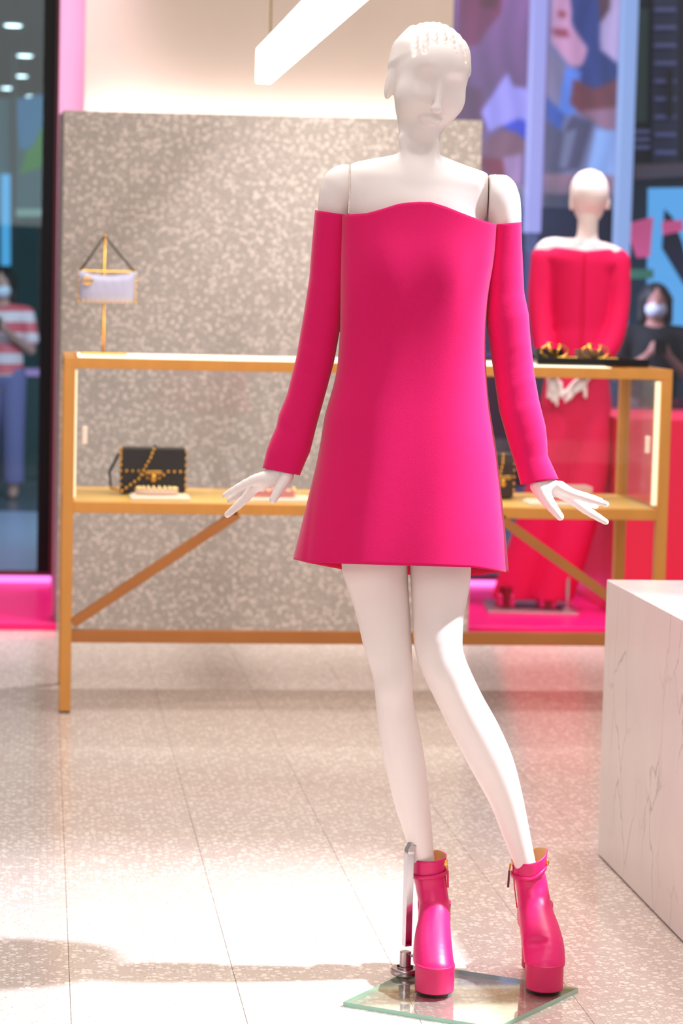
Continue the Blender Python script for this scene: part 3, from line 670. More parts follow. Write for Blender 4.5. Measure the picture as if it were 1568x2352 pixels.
def tray(px0, px1, py, Y, label, item=None, ilabel=None, icat=None):
    p = PY(px0, py, Y); q = PY(px1, py, Y); cx = float(p[0]+q[0])/2; hw = float(q[0]-p[0])/2; ZS = 0.678
    t = empty('display_tray', (cx, Y, ZS), 0, label, 'tray')
    MB().box((-hw, -0.06, 0), (hw, 0.06, 0.012)).build('tray_base', white_m, t, bevel=0.003)
    MB().box((-hw+0.008, -0.052, 0.012), (hw-0.008, 0.052, 0.015)).build('tray_pad', mat('cream_pad', (246, 228, 206), 0.8), t)
    return t, cx, hw, Y, ZS+0.015
t, cx, hw, Y_, Z_ = tray(298, 435, 1140, Yf+0.13, 'small cream tray in front of the black bag')
br = empty('studded_bracelet', (cx-0.01, Y_, Z_), 0, 'pale studded bracelet lying on the tray before the black bag', 'bracelet')
n = 22; MB().tube([(0.062*cos(2*pi*k/n), 0.028*sin(2*pi*k/n), 0.009) for k in range(n+1)], 0.009, 8, cap=False).build('band', mat('blush_leather', (226, 196, 184), 0.4), br, smooth=True)
b_ = MB()
for k in range(n): b_.sphere((0.064*cos(2*pi*k/n), 0.031*sin(2*pi*k/n), 0.020), 0.0062, 8)
b_.build('studs', mat('pale_gold', (250, 226, 170), 0.15, 1.0), br, smooth=True)['kind'] = 'stuff'
def wallet(cx, Y, Z, label, mt_, w_=0.07):
    t = empty('wallet', (cx, Y, Z), 0, label, 'wallet')
    MB().box((-w_, -0.04, 0), (w_, 0.04, 0.016)).build('body', mt_, t, bevel=0.004)
    MB().box((-w_, -0.042, 0.016), (w_, 0.02, 0.024)).build('flap', mt_, t, bevel=0.003)
    s = MB()
    for k in range(8): s.sphere((-w_+w_*2*k/7, -0.044, 0.02), 0.0055, 8)
    for k in range(1, 4):
        for sx_ in (-1, 1): s.sphere((sx_*w_, -0.04+k*0.018, 0.026), 0.0055, 8)
    s.build('studs', MATS['pale_gold'], t, smooth=True)['kind'] = 'stuff'
    return t
t, cx, hw, Y_, Z_ = tray(530, 712, 1140, Yf+0.13, 'cream tray on the shelf behind the left hand')
wallet(cx+0.0, Y_, Z_, 'blush studded wallet on the tray behind the left hand', mat('rose_leather', (232, 150, 158), 0.4), 0.075)
t, cx, hw, Y_, Z_ = tray(1208, 1350, 1140, Yf+0.13, 'cream tray on the shelf behind the right hand')
wallet(cx+0.01, Y_, Z_, 'coral wallet on the tray behind the right hand', mat('coral_leather', (236, 130, 130), 0.4), 0.06)
bx = empty('gift_box', (float(PY(1315, 1115, Yf+0.36)[0]), Yf+0.40, 0.678), 0, 'flat pale pink box at the back of the shelf behind the right hand', 'box')
MB().box((-0.065, -0.05, 0), (0.065, 0.05, 0.03)).build('box_base', mat('blush_card', (240, 200, 204), 0.5), bx, bevel=0.002)
MB().box((-0.067, -0.052, 0.024), (0.067, 0.052, 0.042)).build('lid', MATS['blush_card'], bx, bevel=0.002)
# black tray with belts on top
tp = PY(1350, 822, Yf+0.20); tx = float(tp[0])
tr = empty('black_tray', (tx, Yf+0.26, ZT+0.002), 0, 'glossy black tray with two coiled belts on top of the case', 'tray')
hwT = float(PY(1477, 822, Yf+0.2)[0])-tx
glb = mat('gloss_black', (16, 12, 10), 0.08)
MB().box((-hwT, -0.14, 0), (hwT, 0.14, 0.02)).build('tray_base', glb, tr, bevel=0.003)
for s_ in (-1, 1): MB().box((-hwT, s_*0.137-0.004, 0.018), (hwT, s_*0.137+0.004, 0.026)).build('tray_rim', glb, tr, bevel=0.001)
def belt(pxc, label, mt_):
    p = PY(pxc, 800, Yf+0.22); t = empty('coiled_belt', (float(p[0]), Yf+0.26, ZT+0.022), 0, label, 'belt')
    b_ = MB(); n = 64; pts = []
    vv = []; ff = []
    for k in range(n+1):
        a = 2*pi*2.6*k/n; r = 0.030+0.010*(k/n)*2.6/2.6
        for z in (0.001, 0.031):
            for dr in (-0.0013, 0.0013): vv.append(((r+dr)*1.25*cos(a), (r+dr)*sin(a), z))
    for k in range(n):
        o_ = 4*k; e_ = 4*(k+1)
        ff += [(o_, e_, e_+2, o_+2), (o_+1, o_+3, e_+3, e_+1), (o_+2, e_+2, e_+3, o_+3), (o_, o_+1, e_+1, e_)]
    b_.add(vv, ff).build('strap', mt_, t)
    bk_ = MB()
    n = 30; R = 0.025; cxb = 0.006
    for sgn in (-1, 1):
        pts = [(cxb+sgn*0.008+sgn*R*1.45*cos(a_), -0.048, 0.024+R*0.85*sin(a_)) for a_ in np.linspace(-1.25, 1.45, 16)]
        bk_.tube(pts, 0.0036, 8)
    bk_.tube([(cxb-0.022, -0.048, 0.048), (cxb-0.004, -0.049, 0.004)], 0.0048, 8); bk_.tube([(cxb+0.022, -0.048, 0.048), (cxb+0.002, -0.049, 0.004)], 0.0036, 8)
    bk_.tube([(cxb-0.026, -0.048, 0.049), (cxb-0.008, -0.048, 0.049)], 0.0035, 8)
    bk_.build('buckle', gold_m, t, smooth=True)
    c_ = MB()
    for k in range(11): c_.sphere((cxb+0.012+k*0.006, -0.062+0.003*sin(k*1.7), 0.004), (0.0045, 0.004, 0.004), 8)
    c_.build('chain', gold_m, t, smooth=True)['kind'] = 'stuff'
belt(1268, 'black coiled belt with gold V buckle on the black tray', blackl_m)
belt(1361, 'taupe coiled belt with gold V buckle on the black tray', mat('taupe_leather', (128, 96, 84), 0.5))
# ================================================================ MANNEQUIN (front)
man = empty('mannequin', tuple(M0), -PSI, 'white lacquered mannequin in a fuchsia off-shoulder mini dress, standing in front', 'mannequin')
P = lambda x, y, v=0.0, r=None: (m(x, y, v), r*PX)
F1 = Field((-0.30, -0.16, 0.20), (0.42, 0.20, 1.93), 0.0027)
SHL, SHR = m(803, 430)[0], m(1119, 450)[0]
# torso
F1.ell(m(955, 560, 0.0), (0.125, 0.088, 0.15), 0.02)
F1.ell(m(945, 470, 0.005), (0.150, 0.070, 0.085), 0.03)
F1.cone(m(830, 418, .005), m(963, 415, .005), 0.0385, 0.050, 0.03, (1, 1.05, 1))
F1.cone(m(963, 415, .005), m(1092, 437, .005), 0.050, 0.0385, 0.03, (1, 1.05, 1))
F1.cone(m(945, 620, 0), m(942, 840, 0), 0.105, 0.088, 0.03, (1, 0.78, 1))
F1.cone(m(942, 840, 0), m(945, 1060, 0), 0.088, 0.125, 0.03, (1, 0.78, 1))
F1.plane(0, SHL, -1, (1.44, 1.66)); F1.plane(0, SHR, 1, (1.44, 1.66))
# neck
F1.chain([P(962, 425, .015, 56), P(962, 370, .012, 48), P(963, 330, .008, 46), P(962, 285, .010, 45), P(963, 235, .022, 38)], 0.010)
for sg, xa_ in ((1, 1090), (-1, 842)): F1.cone(m(968+sg*16, 418, -0.045), m(xa_, 405+ (18 if sg > 0 else 0), -0.028), 0.006, 0.005, 0.02)
F1.cone(m(975, 425, -.045), m(1000, 330, -.03), 0.006, 0.008, 0.02); F1.cone(m(955, 425, -.045), m(925, 320, -.02), 0.006, 0.008, 0.02)
# legs
LL = [(1080, 866, 84, 0), (1200, 862, 80, 0), (1300, 860.5, 75.5, 0), (1331, 866, 70.5, 0), (1403, 879, 61.5, -.005), (1474, 889, 55.5, -.008), (1545, 901.5, 46.5, -.012), (1617, 906.5, 43.2, -.008), (1688, 917.5, 47, .004), (1760, 931, 46, .014), (1831, 943.5, 41.5, .024), (1903, 958.5, 33.5, .036), (1974, 972, 25.5, .045), (2045, 985, 23, .05)]
LR = [(1080, 1012, 78, 0), (1200, 1012, 75, 0), (1300, 1011.5, 70, -.005), (1331, 1011, 68.5, -.008), (1403, 1007, 60, -.018), (1474, 1006, 55.5, -.03), (1510, 1012, 53, -.033), (1545, 1026, 51, -.034), (1617, 1060.5, 50.5, -.022), (1688, 1098, 52, -.008), (1760, 1132.5, 49, .008), (1831, 1160.5, 39.5, .02), (1903, 1182, 32.5, .034), (1974, 1202.5, 25.6, .045), (2045, 1222, 23, .055)]
for L_ in (LL, LR): F1.chain([P(x, y, v, r) for (y, x, r, v) in L_], 0.006)
F1.cone(m(900, 1130, 0), m(985, 1130, 0), 0.085, 0.085, 0.02, (1, 0.85, 1))
# calves fuller behind, knees
F1.cone(m(913, 1650, .026), m(927, 1740, .034), 0.027, 0.028, 0.02); F1.cone(m(1080, 1650, .020), m(1120, 1735, .026), 0.030, 0.030, 0.02)
F1.ell(m(905, 1570, -.028), (0.022, 0.018, 0.03), 0.02); F1.ell(m(1032, 1535, -.052), (0.024, 0.018, 0.03), 0.02)
# head -------------------------------------------------------------
yaw, roll_, pit_ = radians(14), radians(8.5), radians(12)
Rz = np.array([[cos(yaw), -sin(yaw), 0], [sin(yaw), cos(yaw), 0], [0, 0, 1]])
Ry = np.array([[cos(roll_), 0, sin(roll_)], [0, 1, 0], [-sin(roll_), 0, cos(roll_)]])
Rx = np.array([[1, 0, 0], [0, cos(pit_), -sin(pit_)], [0, sin(pit_), cos(pit_)]])
HR = Ry@Rz@Rx; HC = m(988, 172, 0.0)
hp = lambda x, y, z: HC + HR@np.array([x, y, z])            # head space: x right, y away, z up
def he(c, r, k, op='u', fn=None): F1.ell(hp(*c), r, k, rot=HR, op=op, fn=fn)
def hc(a_, b_, r1, r2, k, op='u'): F1.cone(hp(*a_), hp(*b_), r1, r2, k, op=op)
def strands(p):
    ang = np.arctan2(p[0], p[2]+0.03); g = 0.5+0.5*np.sin(ang*13+1.6*np.sin(p[1]*22)+p[1]*10)
    msk = np.clip((p[1]*0.70+p[2]+0.036-0.10*np.abs(p[0]))/0.014, 0, 1)
    return (0.0016*(1-g**1.5)-0.0006)*msk + (1-msk)*0.0050
he((0, 0.020, 0.014), (0.0800, 0.094, 0.0865), 0.006, fn=strands)       # hair-covered cranium
he((0, -0.016, -0.004), (0.0670, 0.072, 0.100), 0.012)                    # face mass
he((0, -0.018, -0.052), (0.0565, 0.054, 0.064), 0.02)                    # jaw
he((0, -0.052, -0.100), (0.024, 0.018, 0.015), 0.018)                      # chin
he((0, -0.056, 0.030), (0.045, 0.030, 0.030), 0.03)                       # forehead
for sg in (-1, 1):
    he((sg*0.036, -0.052, -0.036), (0.022, 0.020, 0.022), 0.03)           # cheekbones
    he((sg*0.031, -0.096, 0.000), (0.019, 0.016, 0.015), 0.022, 'sub')      # soft eye hollows
hc((0, -0.080, 0.012), (0, -0.101, -0.046), 0.0050, 0.0070, 0.012)       # nose
he((0, -0.097, -0.050), (0.0120, 0.0105, 0.0070), 0.008)
he((-0.007, -0.074, -0.0725), (0.015, 0.0085, 0.0050), 0.006); he((0.007, -0.074, -0.0725), (0.015, 0.0085, 0.0050), 0.006)
he((0, -0.072, -0.0815), (0.017, 0.0095, 0.0055), 0.006)
hc((-0.021, -0.083, -0.0768), (0.021, -0.083, -0.0768), 0.0012, 0.0012, 0.004, 'sub')
for sg in (-1, 1):
    he((sg*0.0705, 0.014, -0.032), (0.0095, 0.017, 0.032), 0.010)
    he((sg*0.0815, 0.006, -0.028), (0.0035, 0.008, 0.018), 0.004, 'sub')
for gi in range(8):                                                       # combed-back strands
    gx = -0.062+gi*0.0172; sc_ = math.sqrt(max(0.05, 1-(gx/0.080)**2)); prev = None
    for q in range(13):
        ph = 0.38+q*0.17; xx = gx*(1.0-0.030*q)-0.010*sin(q*0.30)+0.012
        sc_ = math.sqrt(max(0.05, 1-(xx/0.080)**2)); lift = (1.085, 1.05, 1.036)[min(q, 2)]
        pt = (xx*lift, 0.020-0.0940*lift*sc_*cos(ph), 0.014+0.0865*lift*sc_*sin(ph))
        if prev is not None: hc(prev, pt, 0.0058, 0.0058, 0.0040, 'sub')
        prev = pt
he((0, 0.095, 0.005), (0.032, 0.022, 0.030), 0.012)                       # tucked hair knot
body = F1.mesh('body', skin_m, man, 1); body['label'] = 'bare matt off-white mannequin head, torso and legs'
# arms with hands -------------------------------------------------------------
def arm(pts, fingers, seam, sgn, lo, hi, flat=None):
    A = Field(lo, hi, 0.0026)
    A.chain([P(*q) for q in pts], 0.012)
    A.plane(0, seam+sgn*0.0016, -sgn, (1.3, 1.9))
    for fg in fingers: A.chain([P(*q[:3], q[3]*1.08) for q in fg], 0.0055)
    o = A.mesh('arm', skin_m, man, 1); return o
pl_ = [(800, 424, 0, 48), (787, 432, 0, 50), (773, 462, 0, 42), (765, 505, 0, 35), (752, 640, 0, 31), (722, 850, 0, 27), (690, 960, -.01, 26), (655, 1050, -.02, 21), (640, 1080, -.025, 22), (622, 1094, -.03, 20), (603, 1106, -.032, 17)]
fl_ = [[(655, 1085, -.03, 20), (654, 1100, -.04, 15), (642, 1122, -.05, 10.5), (627, 1148, -.055, 8.6)],
       [(600, 1100, -.035, 15), (580, 1104, -.04, 11), (547, 1120, -.045, 8.6), (516, 1138, -.045, 6.4)],
       [(602, 1112, -.03, 14), (586, 1120, -.025, 11), (557, 1151, -.025, 9.4), (522, 1182, -.03, 7.2)],
       [(600, 1108, -.02, 13), (574, 1117, -.015, 9), (551, 1133, -.01, 8), (527, 1150, -.01, 6.4)],
       [(600, 1104, -.01, 12), (575, 1112, .005, 8), (555, 1124, .012, 7), (536, 1136, .016, 5.6)]]
arm(pl_, fl_, SHL, -1, (m(500, 1)[0], -0.13, m(1, 1200)[2]), (SHL+0.01, 0.10, m(1, 360)[2]))
pr_ = [(1122, 442, 0, 49), (1138, 450, 0, 52), (1152, 482, 0, 44), (1160, 525, 0, 36), (1164, 640, 0, 31), (1175, 830, 0, 27), (1200, 980, -.01, 26), (1230, 1075, -.02, 22), (1246, 1110, -.025, 23), (1266, 1120, -.028, 20), (1288, 1128, -.03, 16)]
fr_ = [[(1240, 1115, -.03, 22), (1250, 1138, -.04, 16), (1268, 1165, -.05, 11), (1286, 1187, -.055, 8.6)],
       [(1285, 1120, -.035, 15), (1305, 1130, -.04, 11), (1340, 1142, -.045, 9), (1392, 1158, -.05, 6.4)],
       [(1290, 1132, -.03, 14), (1310, 1144, -.025, 11), (1344, 1170, -.025, 9.8), (1391, 1199, -.03, 6.6)],
       [(1288, 1130, -.02, 13), (1315, 1140, -.015, 9), (1342, 1152, -.01, 8), (1368, 1163, -.01, 6.2)],
       [(1286, 1122, -.01, 12), (1312, 1130, .005, 8), (1345, 1139, .012, 7), (1380, 1149, .016, 5.4)]]
arm(pr_, fr_, SHR, 1, (SHR-0.01, -0.13, m(1, 1215)[2]), (m(1455, 1)[0], 0.10, m(1, 375)[2]))
# dress -------------------------------------------------------------
def ip(tab, y): t = np.array(tab, float); return float(np.interp(y, t[:, 0], t[:, 1]))
DL = [(480, 784), (493, 783), (640, 781), (723, 781), (765, 780.3), (850, 774), (910, 759), (948, 746), (1003, 738), (1063, 727), (1140, 708), (1212, 691), (1284, 672), (1330, 666)]
DR = [(500, 1143), (516, 1143), (595, 1136), (640, 1128), (680, 1120.6), (748, 1116), (833, 1115), (910, 1120.6), (969, 1129), (1029, 1139.7), (1088, 1146), (1148, 1152.5), (1225, 1161), (1314, 1168), (1340, 1171)]
NK = [(783, 494), (791, 493), (810, 492), (844, 489), (878, 479.5), (916, 467.6), (954.7, 463), (988.7, 463.8), (1022.8, 474), (1065, 491), (1099, 503.7), (1135.5, 514), (1143, 517)]
HMF = [(672, 1284), (703.8, 1291.4), (784.6, 1295), (937.7, 1299.5), (1080, 1303), (1167, 1314)]
HMB = [(672, 1284), (704, 1292), (784.6, 1307.5), (938, 1320), (1080, 1322.4), (1167, 1314)]
HD = [(460, 0.078), (560, 0.105), (640, 0.112), (760, 0.105), (850, 0.105), (1000, 0.122), (1150, 0.138), (1320, 0.152)]
def sgnpow(v, p): return math.copysign(abs(v)**p, v)
nt_, nr_ = 144, 120; V = []
for j in range(nr_+1):
    t = j/nr_
    for i in range(nt_):
        th_ = 2*pi*i/nt_; e = 0.74 - 0.10*(1-t)
        cx_, sy_ = sgnpow(cos(th_), e), sgnpow(sin(th_), e)      # sy<0: front
        xg = 955+190*cx_
        for _ in range(3):
            if sy_ <= 0: yt = ip(NK, xg); yh = ip(HMF, xg)
            else: yt = 498 + (xg-955)*0.05; yh = ip(HMB, xg)
            y = yt+(yh-yt)*t; xl_ = sum(ip(DL, y+o_) for o_ in (-24, -12, 0, 12, 24))/5; xr_ = sum(ip(DR, y+o_) for o_ in (-24, -12, 0, 12, 24))/5
            if t < 0.2: pass
            xg = (xl_+xr_)/2+(xr_-xl_)/2*cx_
        hd = sum(ip(HD, y+o_) for o_ in range(-90, 91, 15))/13.0; v_ = sy_*hd
        if sy_ < 0:
            bust = 0.5*sum(math.exp(-((xg-bx_)/62)**2-((y-by_)/75)**2) for bx_, by_ in ((880, 610), (1035, 618)))
            v_ -= 0.016*bust*abs(sy_)
            v_ += 0.0022*sin((xg-700)/33.0+y/160)*max(0, (y-700)/600)*abs(sy_)
            v_ += 0.0030*math.exp(-((xg-(727-(y-1063)*0.105))/7)**2)*(1 if y > 900 else 0)
            v_ += 0.0016*sin((xg+0.9*y)/48)*math.exp(-((y-700)/160)**2)
            v_ += 0.004*math.exp(-((xg-(800+0.25*(y-520)))/26)**2-((y-620)/90)**2)+0.004*math.exp(-((xg-(1105-0.2*(y-520)))/24)**2-((y-620)/80)**2)
        V.append(m(xg, y, v_))
def rings_faces(n, r): return [(j*n+i, (j+1)*n+i, (j+1)*n+(i+1) % n, j*n+(i+1) % n) for j in range(r) for i in range(n)]
def cloth(name, V, F_, material, parent, thick=0.0022, inner=None, label=None):
    b_ = MB(); b_.add(V, F_); o = b_.build(name, material, parent, smooth=True)
    # orientation outward is guaranteed by recalc of an open tube; check sign with centre
    me = o.data; c = sum((v.co for v in me.vertices), Vector())/len(me.vertices)
    s_ = sum((p.center-c).dot(p.normal) for p in me.polygons)
    if s_ < 0: me.flip_normals()
    if inner: me.materials.append(inner)
    sm = o.modifiers.new('solid', 'SOLIDIFY'); sm.thickness = thick; sm.offset = -1
    if inner: sm.material_offset = 1; sm.material_offset_rim = 0
    if label: o['label'] = label
    return o
dress = cloth('dress', V, rings_faces(nt_, nr_), pink_m, man, 0.0025, lining_m, 'fuchsia wool A-line mini dress with wavy off-shoulder neckline')
def sleeve(outer, inner, vc, name='sleeve', sgn=1, bumps=()):
    n, R = 48, 110; V = []
    def at(tab, t):
        a_ = np.array(tab, float); d = np.r_[0, np.cumsum(np.hypot(*(a_[1:]-a_[:-1]).T))]; d /= d[-1]
        return np.interp(t, d, a_[:, 0]), np.interp(t, d, a_[:, 1])
    for j in range(R+1):
        t = j/R; o_ = at(outer, t); i_ = at(inner, t)
        cx_, cy_ = (o_[0]+i_[0])/2, (o_[1]+i_[1])/2; hx_, hy_ = (o_[0]-i_[0])/2, (o_[1]-i_[1])/2
        v0 = np.interp(t, [0, .5, 1], vc); hr = abs(hx_)*PX*np.interp(t, [0, 0.12, 0.5, 1], [1.25, 1.12, 1.0, 0.85])
        for i in range(n):
            a_ = 2*pi*i/n; c_ = sgnpow(cos(a_), .86); s_ = sgnpow(sin(a_), .86)
            v_ = v0+s_*hr
            for (tb, ab, amp, wd) in bumps: v_ += 0.65*amp*math.exp(-((t-tb-0.02*sin(a_*2))/wd)**2)*(-1 if s_ < 0 else 1)*abs(s_)
            V.append(m(cx_+hx_*c_, cy_+hy_*c_, v_))
    return cloth(name, V, rings_faces(n, R), pink_m, dress, 0.0022, lining_m, None)
SLo = [(723, 482.5), (716.6, 552.6), (710, 637.7), (697, 722.8), (680, 820.6), (659, 905.6), (640, 952), (634, 980), (621.6, 1008.7), (612, 1033.6), (602.4, 1074.7)]
SLi = [(799, 494), (799, 560), (795, 640), (783, 744), (767.6, 829), (750.6, 893), (729, 969.5), (712, 1037.5), (701, 1062), (688.5, 1092)]
sleeve(SLo, SLi, (0, 0.0, -.022), bumps=((.55, 0, .0022, .02), (.62, 0, -.002, .02), (.72, 0, .0018, .02), (.3, 0, .0015, .03), (.83, 0, .0016, .02)))
SRo = [(1197, 510), (1198.4, 561), (1203.5, 671.7), (1214, 722.8), (1216, 756.8), (1222.7, 820.6), (1227, 859), (1237.5, 918.5), (1252.4, 978), (1256, 1010), (1257.5, 1046), (1282, 1099)]
SRi = [(1127, 516.5), (1120, 590), (1116, 640), (1116, 735.5), (1122.7, 786.6), (1135.5, 871.6), (1146, 944), (1167.4, 1020.5), (1185, 1075), (1195, 1114)]
sleeve(SRo, SRi, (0, 0.0, -.022), bumps=((.48, 0, .0022, .018), (.55, 0, -.0025, .018), (.62, 0, .0022, .018), (.8, 0, -.002, .02), (.72, 0, .002, .02), (.3, 0, .002, .03)))
# boots -------------------------------------------------------------
def boot(side):
    L = side == 'l'
    bt = None
    if L:
        sh = [(984, 1998, .055, 38), (990, 2035, .055, 36.5), (997, 2078, .045, 35)]
        hl = [(997, 2078, .050, 35), (997, 2112, .075, 39), (996, 2150, .085, 38), (994, 2170, .085, 36)]
        fo_ = [(997, 2078, .045, 35), (997, 2110, .02, 37), (994, 2152, -.02, 42), (994, 2196, -.06, 46), (997, 2232, -.090, 46.5)]
        toe, back, hw = m(998, 2240, -.094), m(996, 2240, .03), 0.0385
        heel = m(994, 2190, .085); xs_ = (946, 1018)
    else:
        sh = [(1213, 1998, .060, 38), (1221, 2035, .060, 37), (1226, 2070, .05, 38)]
        hl = [(1226, 2070, .055, 38), (1228, 2104, .085, 42), (1230, 2140, .095, 40), (1232, 2170, .095, 36)]
        fo_ = [(1226, 2070, .05, 38), (1232, 2104, .03, 41), (1240, 2140, -.0, 46), (1248, 2180, -.035, 48), (1251, 2222, -.062, 47)]
        toe, back, hw = m(1251, 2230, -.064), m(1238, 2225, .05), 0.0365
        heel = m(1228, 2190, .100)
    zs = 0.060
    lo = np.minimum(toe, back)-0.09; hi = np.maximum(toe, back)+0.09; lo[2] = zs-0.01; hi[2] = 0.36; hi[1] += 0.08
    B = Field(lo, hi, 0.0026)
    B.chain([P(x, y, v, r) for x, y, v, r in sh], 0.008, (1, 1.1, 1)); B.chain([P(x, y, v, r) for x, y, v, r in hl], 0.012)
    B.chain([P(x, y, v, r) for x, y, v, r in fo_], 0.014)
    if not L:      # leather creases at the ankle and instep
        for yy, vv_, a_ in ((2075, -.0, .0022), (2092, -.0, .0026), (2108, -.01, .002), (2160, -.04, .004)):
            B.cone(m(1190, yy+4, vv_+.0), m(1250, yy, vv_-.025), a_, a_*.6, 0.006, op='sub')
        B.ell(m(1210, 2166, -.078), (0.016, 0.014, 0.015), 0.04, op='sub')
    else:
        B.cone(m(950, 2088, .02), m(975, 2086, -.0), 0.003, 0.002, 0.008, op='sub')
    # keep above a slanted insole: flat under the toes, rising to the heel
    sl, Xa, Ya, Za = B._sl((-9, -9, -9), (9, 9, 9))
    cut = zs + np.clip((Ya-(toe[1]+0.085))*0.62, 0, 0.085)
    # collar opening at the top
    topz = m(984, 2003, .05)[2]
    B.a[sl] = np.maximum(B.a[sl], np.broadcast_to(cut-Za, B.a.shape)); B.a[sl] = np.maximum(B.a[sl], np.broadcast_to(Za-topz, B.a.shape))
    bt = B.mesh('boot', leather_m, man, 1); bt['label'] = 'fuchsia leather platform ankle boot, zip at the inner ankle'
    # platform
    d = (back-toe); d[2] = 0; Ln = np.linalg.norm(d); d = d/Ln; nrm = np.array([-d[1], d[0], 0]); out = []
    for k in range(24): a_ = pi*k/23; out.append(toe[:2]+(-d*sin(a_)*1.05+nrm*cos(a_))[:2]*hw)
    wb = hw*0.80
    for k in range(24): a_ = pi*k/23; out.append(back[:2]+(d*sin(a_)*0.6-nrm*cos(a_))[:2]*wb)
    b_ = MB(); n = len(out); lv = [(0.0135, .985), (0.017, 1.0), (0.057, 1.0), (0.0625, 1.015), (0.066, 1.0)]
    cc = (toe[:2]+back[:2])/2; v = [(*(cc+(p-cc)*s_), z) for z, s_ in lv for p in out]
    f_ = rings_faces(n, len(lv)-1)+[tuple(range(n)), tuple((len(lv)-1)*n+k for k in range(n))[::-1]]
    MB().add(v, f_).build('platform', mat('fuchsia_sole', (214, 22, 92), 0.45), bt, smooth=False, bevel=0.001)
    v = [(*(cc+(p-cc)*s_), z) for z, s_ in ((0.0105, .93), (0.0135, .985)) for p in out]
    MB().add(v, rings_faces(n, 1)+[tuple(range(n)), tuple(n+k for k in range(n))[::-1]]).build('outsole', mat('dark_sole', (70, 34, 30), 0.6), bt)
    # block heel
    hv = []; hz_ = [(0.0105, 0.026), (0.03, 0.026), (0.09, 0.030), (0.142, 0.034)]
    for z, r_ in hz_:
        for k in range(20):
            a_ = 2*pi*k/20; hv.append((heel[0]+r_*sgnpow(cos(a_), .6), heel[1]+0.004+r_*sgnpow(sin(a_), .6), z))
    MB().add(hv, rings_faces(20, 3)+[tuple(range(20)), tuple(60+k for k in range(20))[::-1]]).build('heel', MATS['fuchsia_sole'], bt, smooth=True)
    # collar: front edge low, back and side rising in a scallop
    if L: c0 = m(983, 1995, .055); rx, ry, zf, zbk, side_ = 0.0330, 0.040, m(983, 1980, .015)[2], m(983, 1952, .095)[2], 1
    else: c0 = m(1213, 1995, .060); rx, ry, zf, zbk, side_ = 0.0325, 0.040, m(1213, 1986, .02)[2], m(1225, 1952, .10)[2], 1
    n = 64; vo = []; zlow = topz-0.004
    for jj in range(9):
        t = jj/8
        for k in range(n):
            a_ = 2*pi*k/n; bk_ = 0.5+0.5*sin(a_)           # 1 at back
            sidev = cos(a_)
            zt_ = zf+(zbk-zf)*(bk_**3) + (0.005*(0.5+0.5*sidev)**2 if L else 0.020*(0.5+0.5*sidev)**3)
            fl_r = 1+0.05*t+ (0.05*t*max(0, sidev)*bk_)
            vo.append((c0[0]+rx*fl_r*cos(a_)+(0.003*t if not L else 0.001*t), c0[1]+ry*fl_r*sin(a_), zlow+(zt_-zlow)*t))
    cloth('collar', vo, rings_faces(n, 8), leather_m, bt, 0.0022, tan_m, 'boot collar with tan lining')
    # strap
    vs = []; zst = m(c0[0]*0+980, 2004, .02)[2]
    for kz, dr in ((0, 0.0018), (1, 0.0018)):
        for k in range(n):
            a_ = 2*pi*k/n; tilt = (0.0 if L else 0.020)*max(0, cos(a_))**1.3 + (0.004*cos(a_) if L else 0)
            vs.append((c0[0]+(rx+0.0038)*cos(a_)+ (0.001 if L else 0.001), c0[1]+(ry+0.0038)*sin(a_), zst-0.013+kz*0.0085+tilt))
    cloth('strap', vs, rings_faces(n, 1), leather_m, bt, 0.0018)
    if L:
        zx, zy, zz = c0[0]+rx*0.98, c0[1]-0.012, m(1024, 1982, .03)[2]
    else:
        zx, zy, zz = c0[0]-rx*1.02, c0[1]-0.010, m(1170, 1984, .03)[2]
    sg = 1 if L else -1
    zp = MB().box((zx-0.003, zy-0.006, zz-0.008), (zx+sg*0.003+0.003, zy+0.004, zz+0.004)).build('zip_slider', gold_m, bt, bevel=0.001)
    MB().tube([(zx+sg*0.004, zy-0.003, zz-0.004), (zx+sg*0.006, zy-0.004, zz-0.018)], 0.0019, 8).build('zip_ring', gold_m, zp)
    MB().bar((zx+sg*0.006, zy-0.004, zz-0.017), (zx+sg*0.0075, zy-0.005, zz-0.052), 0.0045, 0.0022).build('zip_pull', MATS['fuchsia_sole'] if L else mat('maroon', (110, 30, 60), .5), zp, bevel=0.0008)
    if not L: MB().sphere((c0[0]+rx*1.12, c0[1]-0.008, m(1253, 1984, .04)[2]+0.000), (0.0045, 0.005, 0.0075), 10).build('stud', gold_m, bt, smooth=True)
    MB().tube([(c0[0]+sg*rx*0.99, c0[1]-0.012, zz-0.006), (c0[0]+sg*rx*0.98+0.004, c0[1]-0.010, zz-0.05), (c0[0]+sg*rx*0.95+0.010, c0[1]-0.006, zz-0.095)], 0.0012, 6).build('zip_seam', MATS['dress_lining'], bt)
    return bt
boot('l'); boot('r')
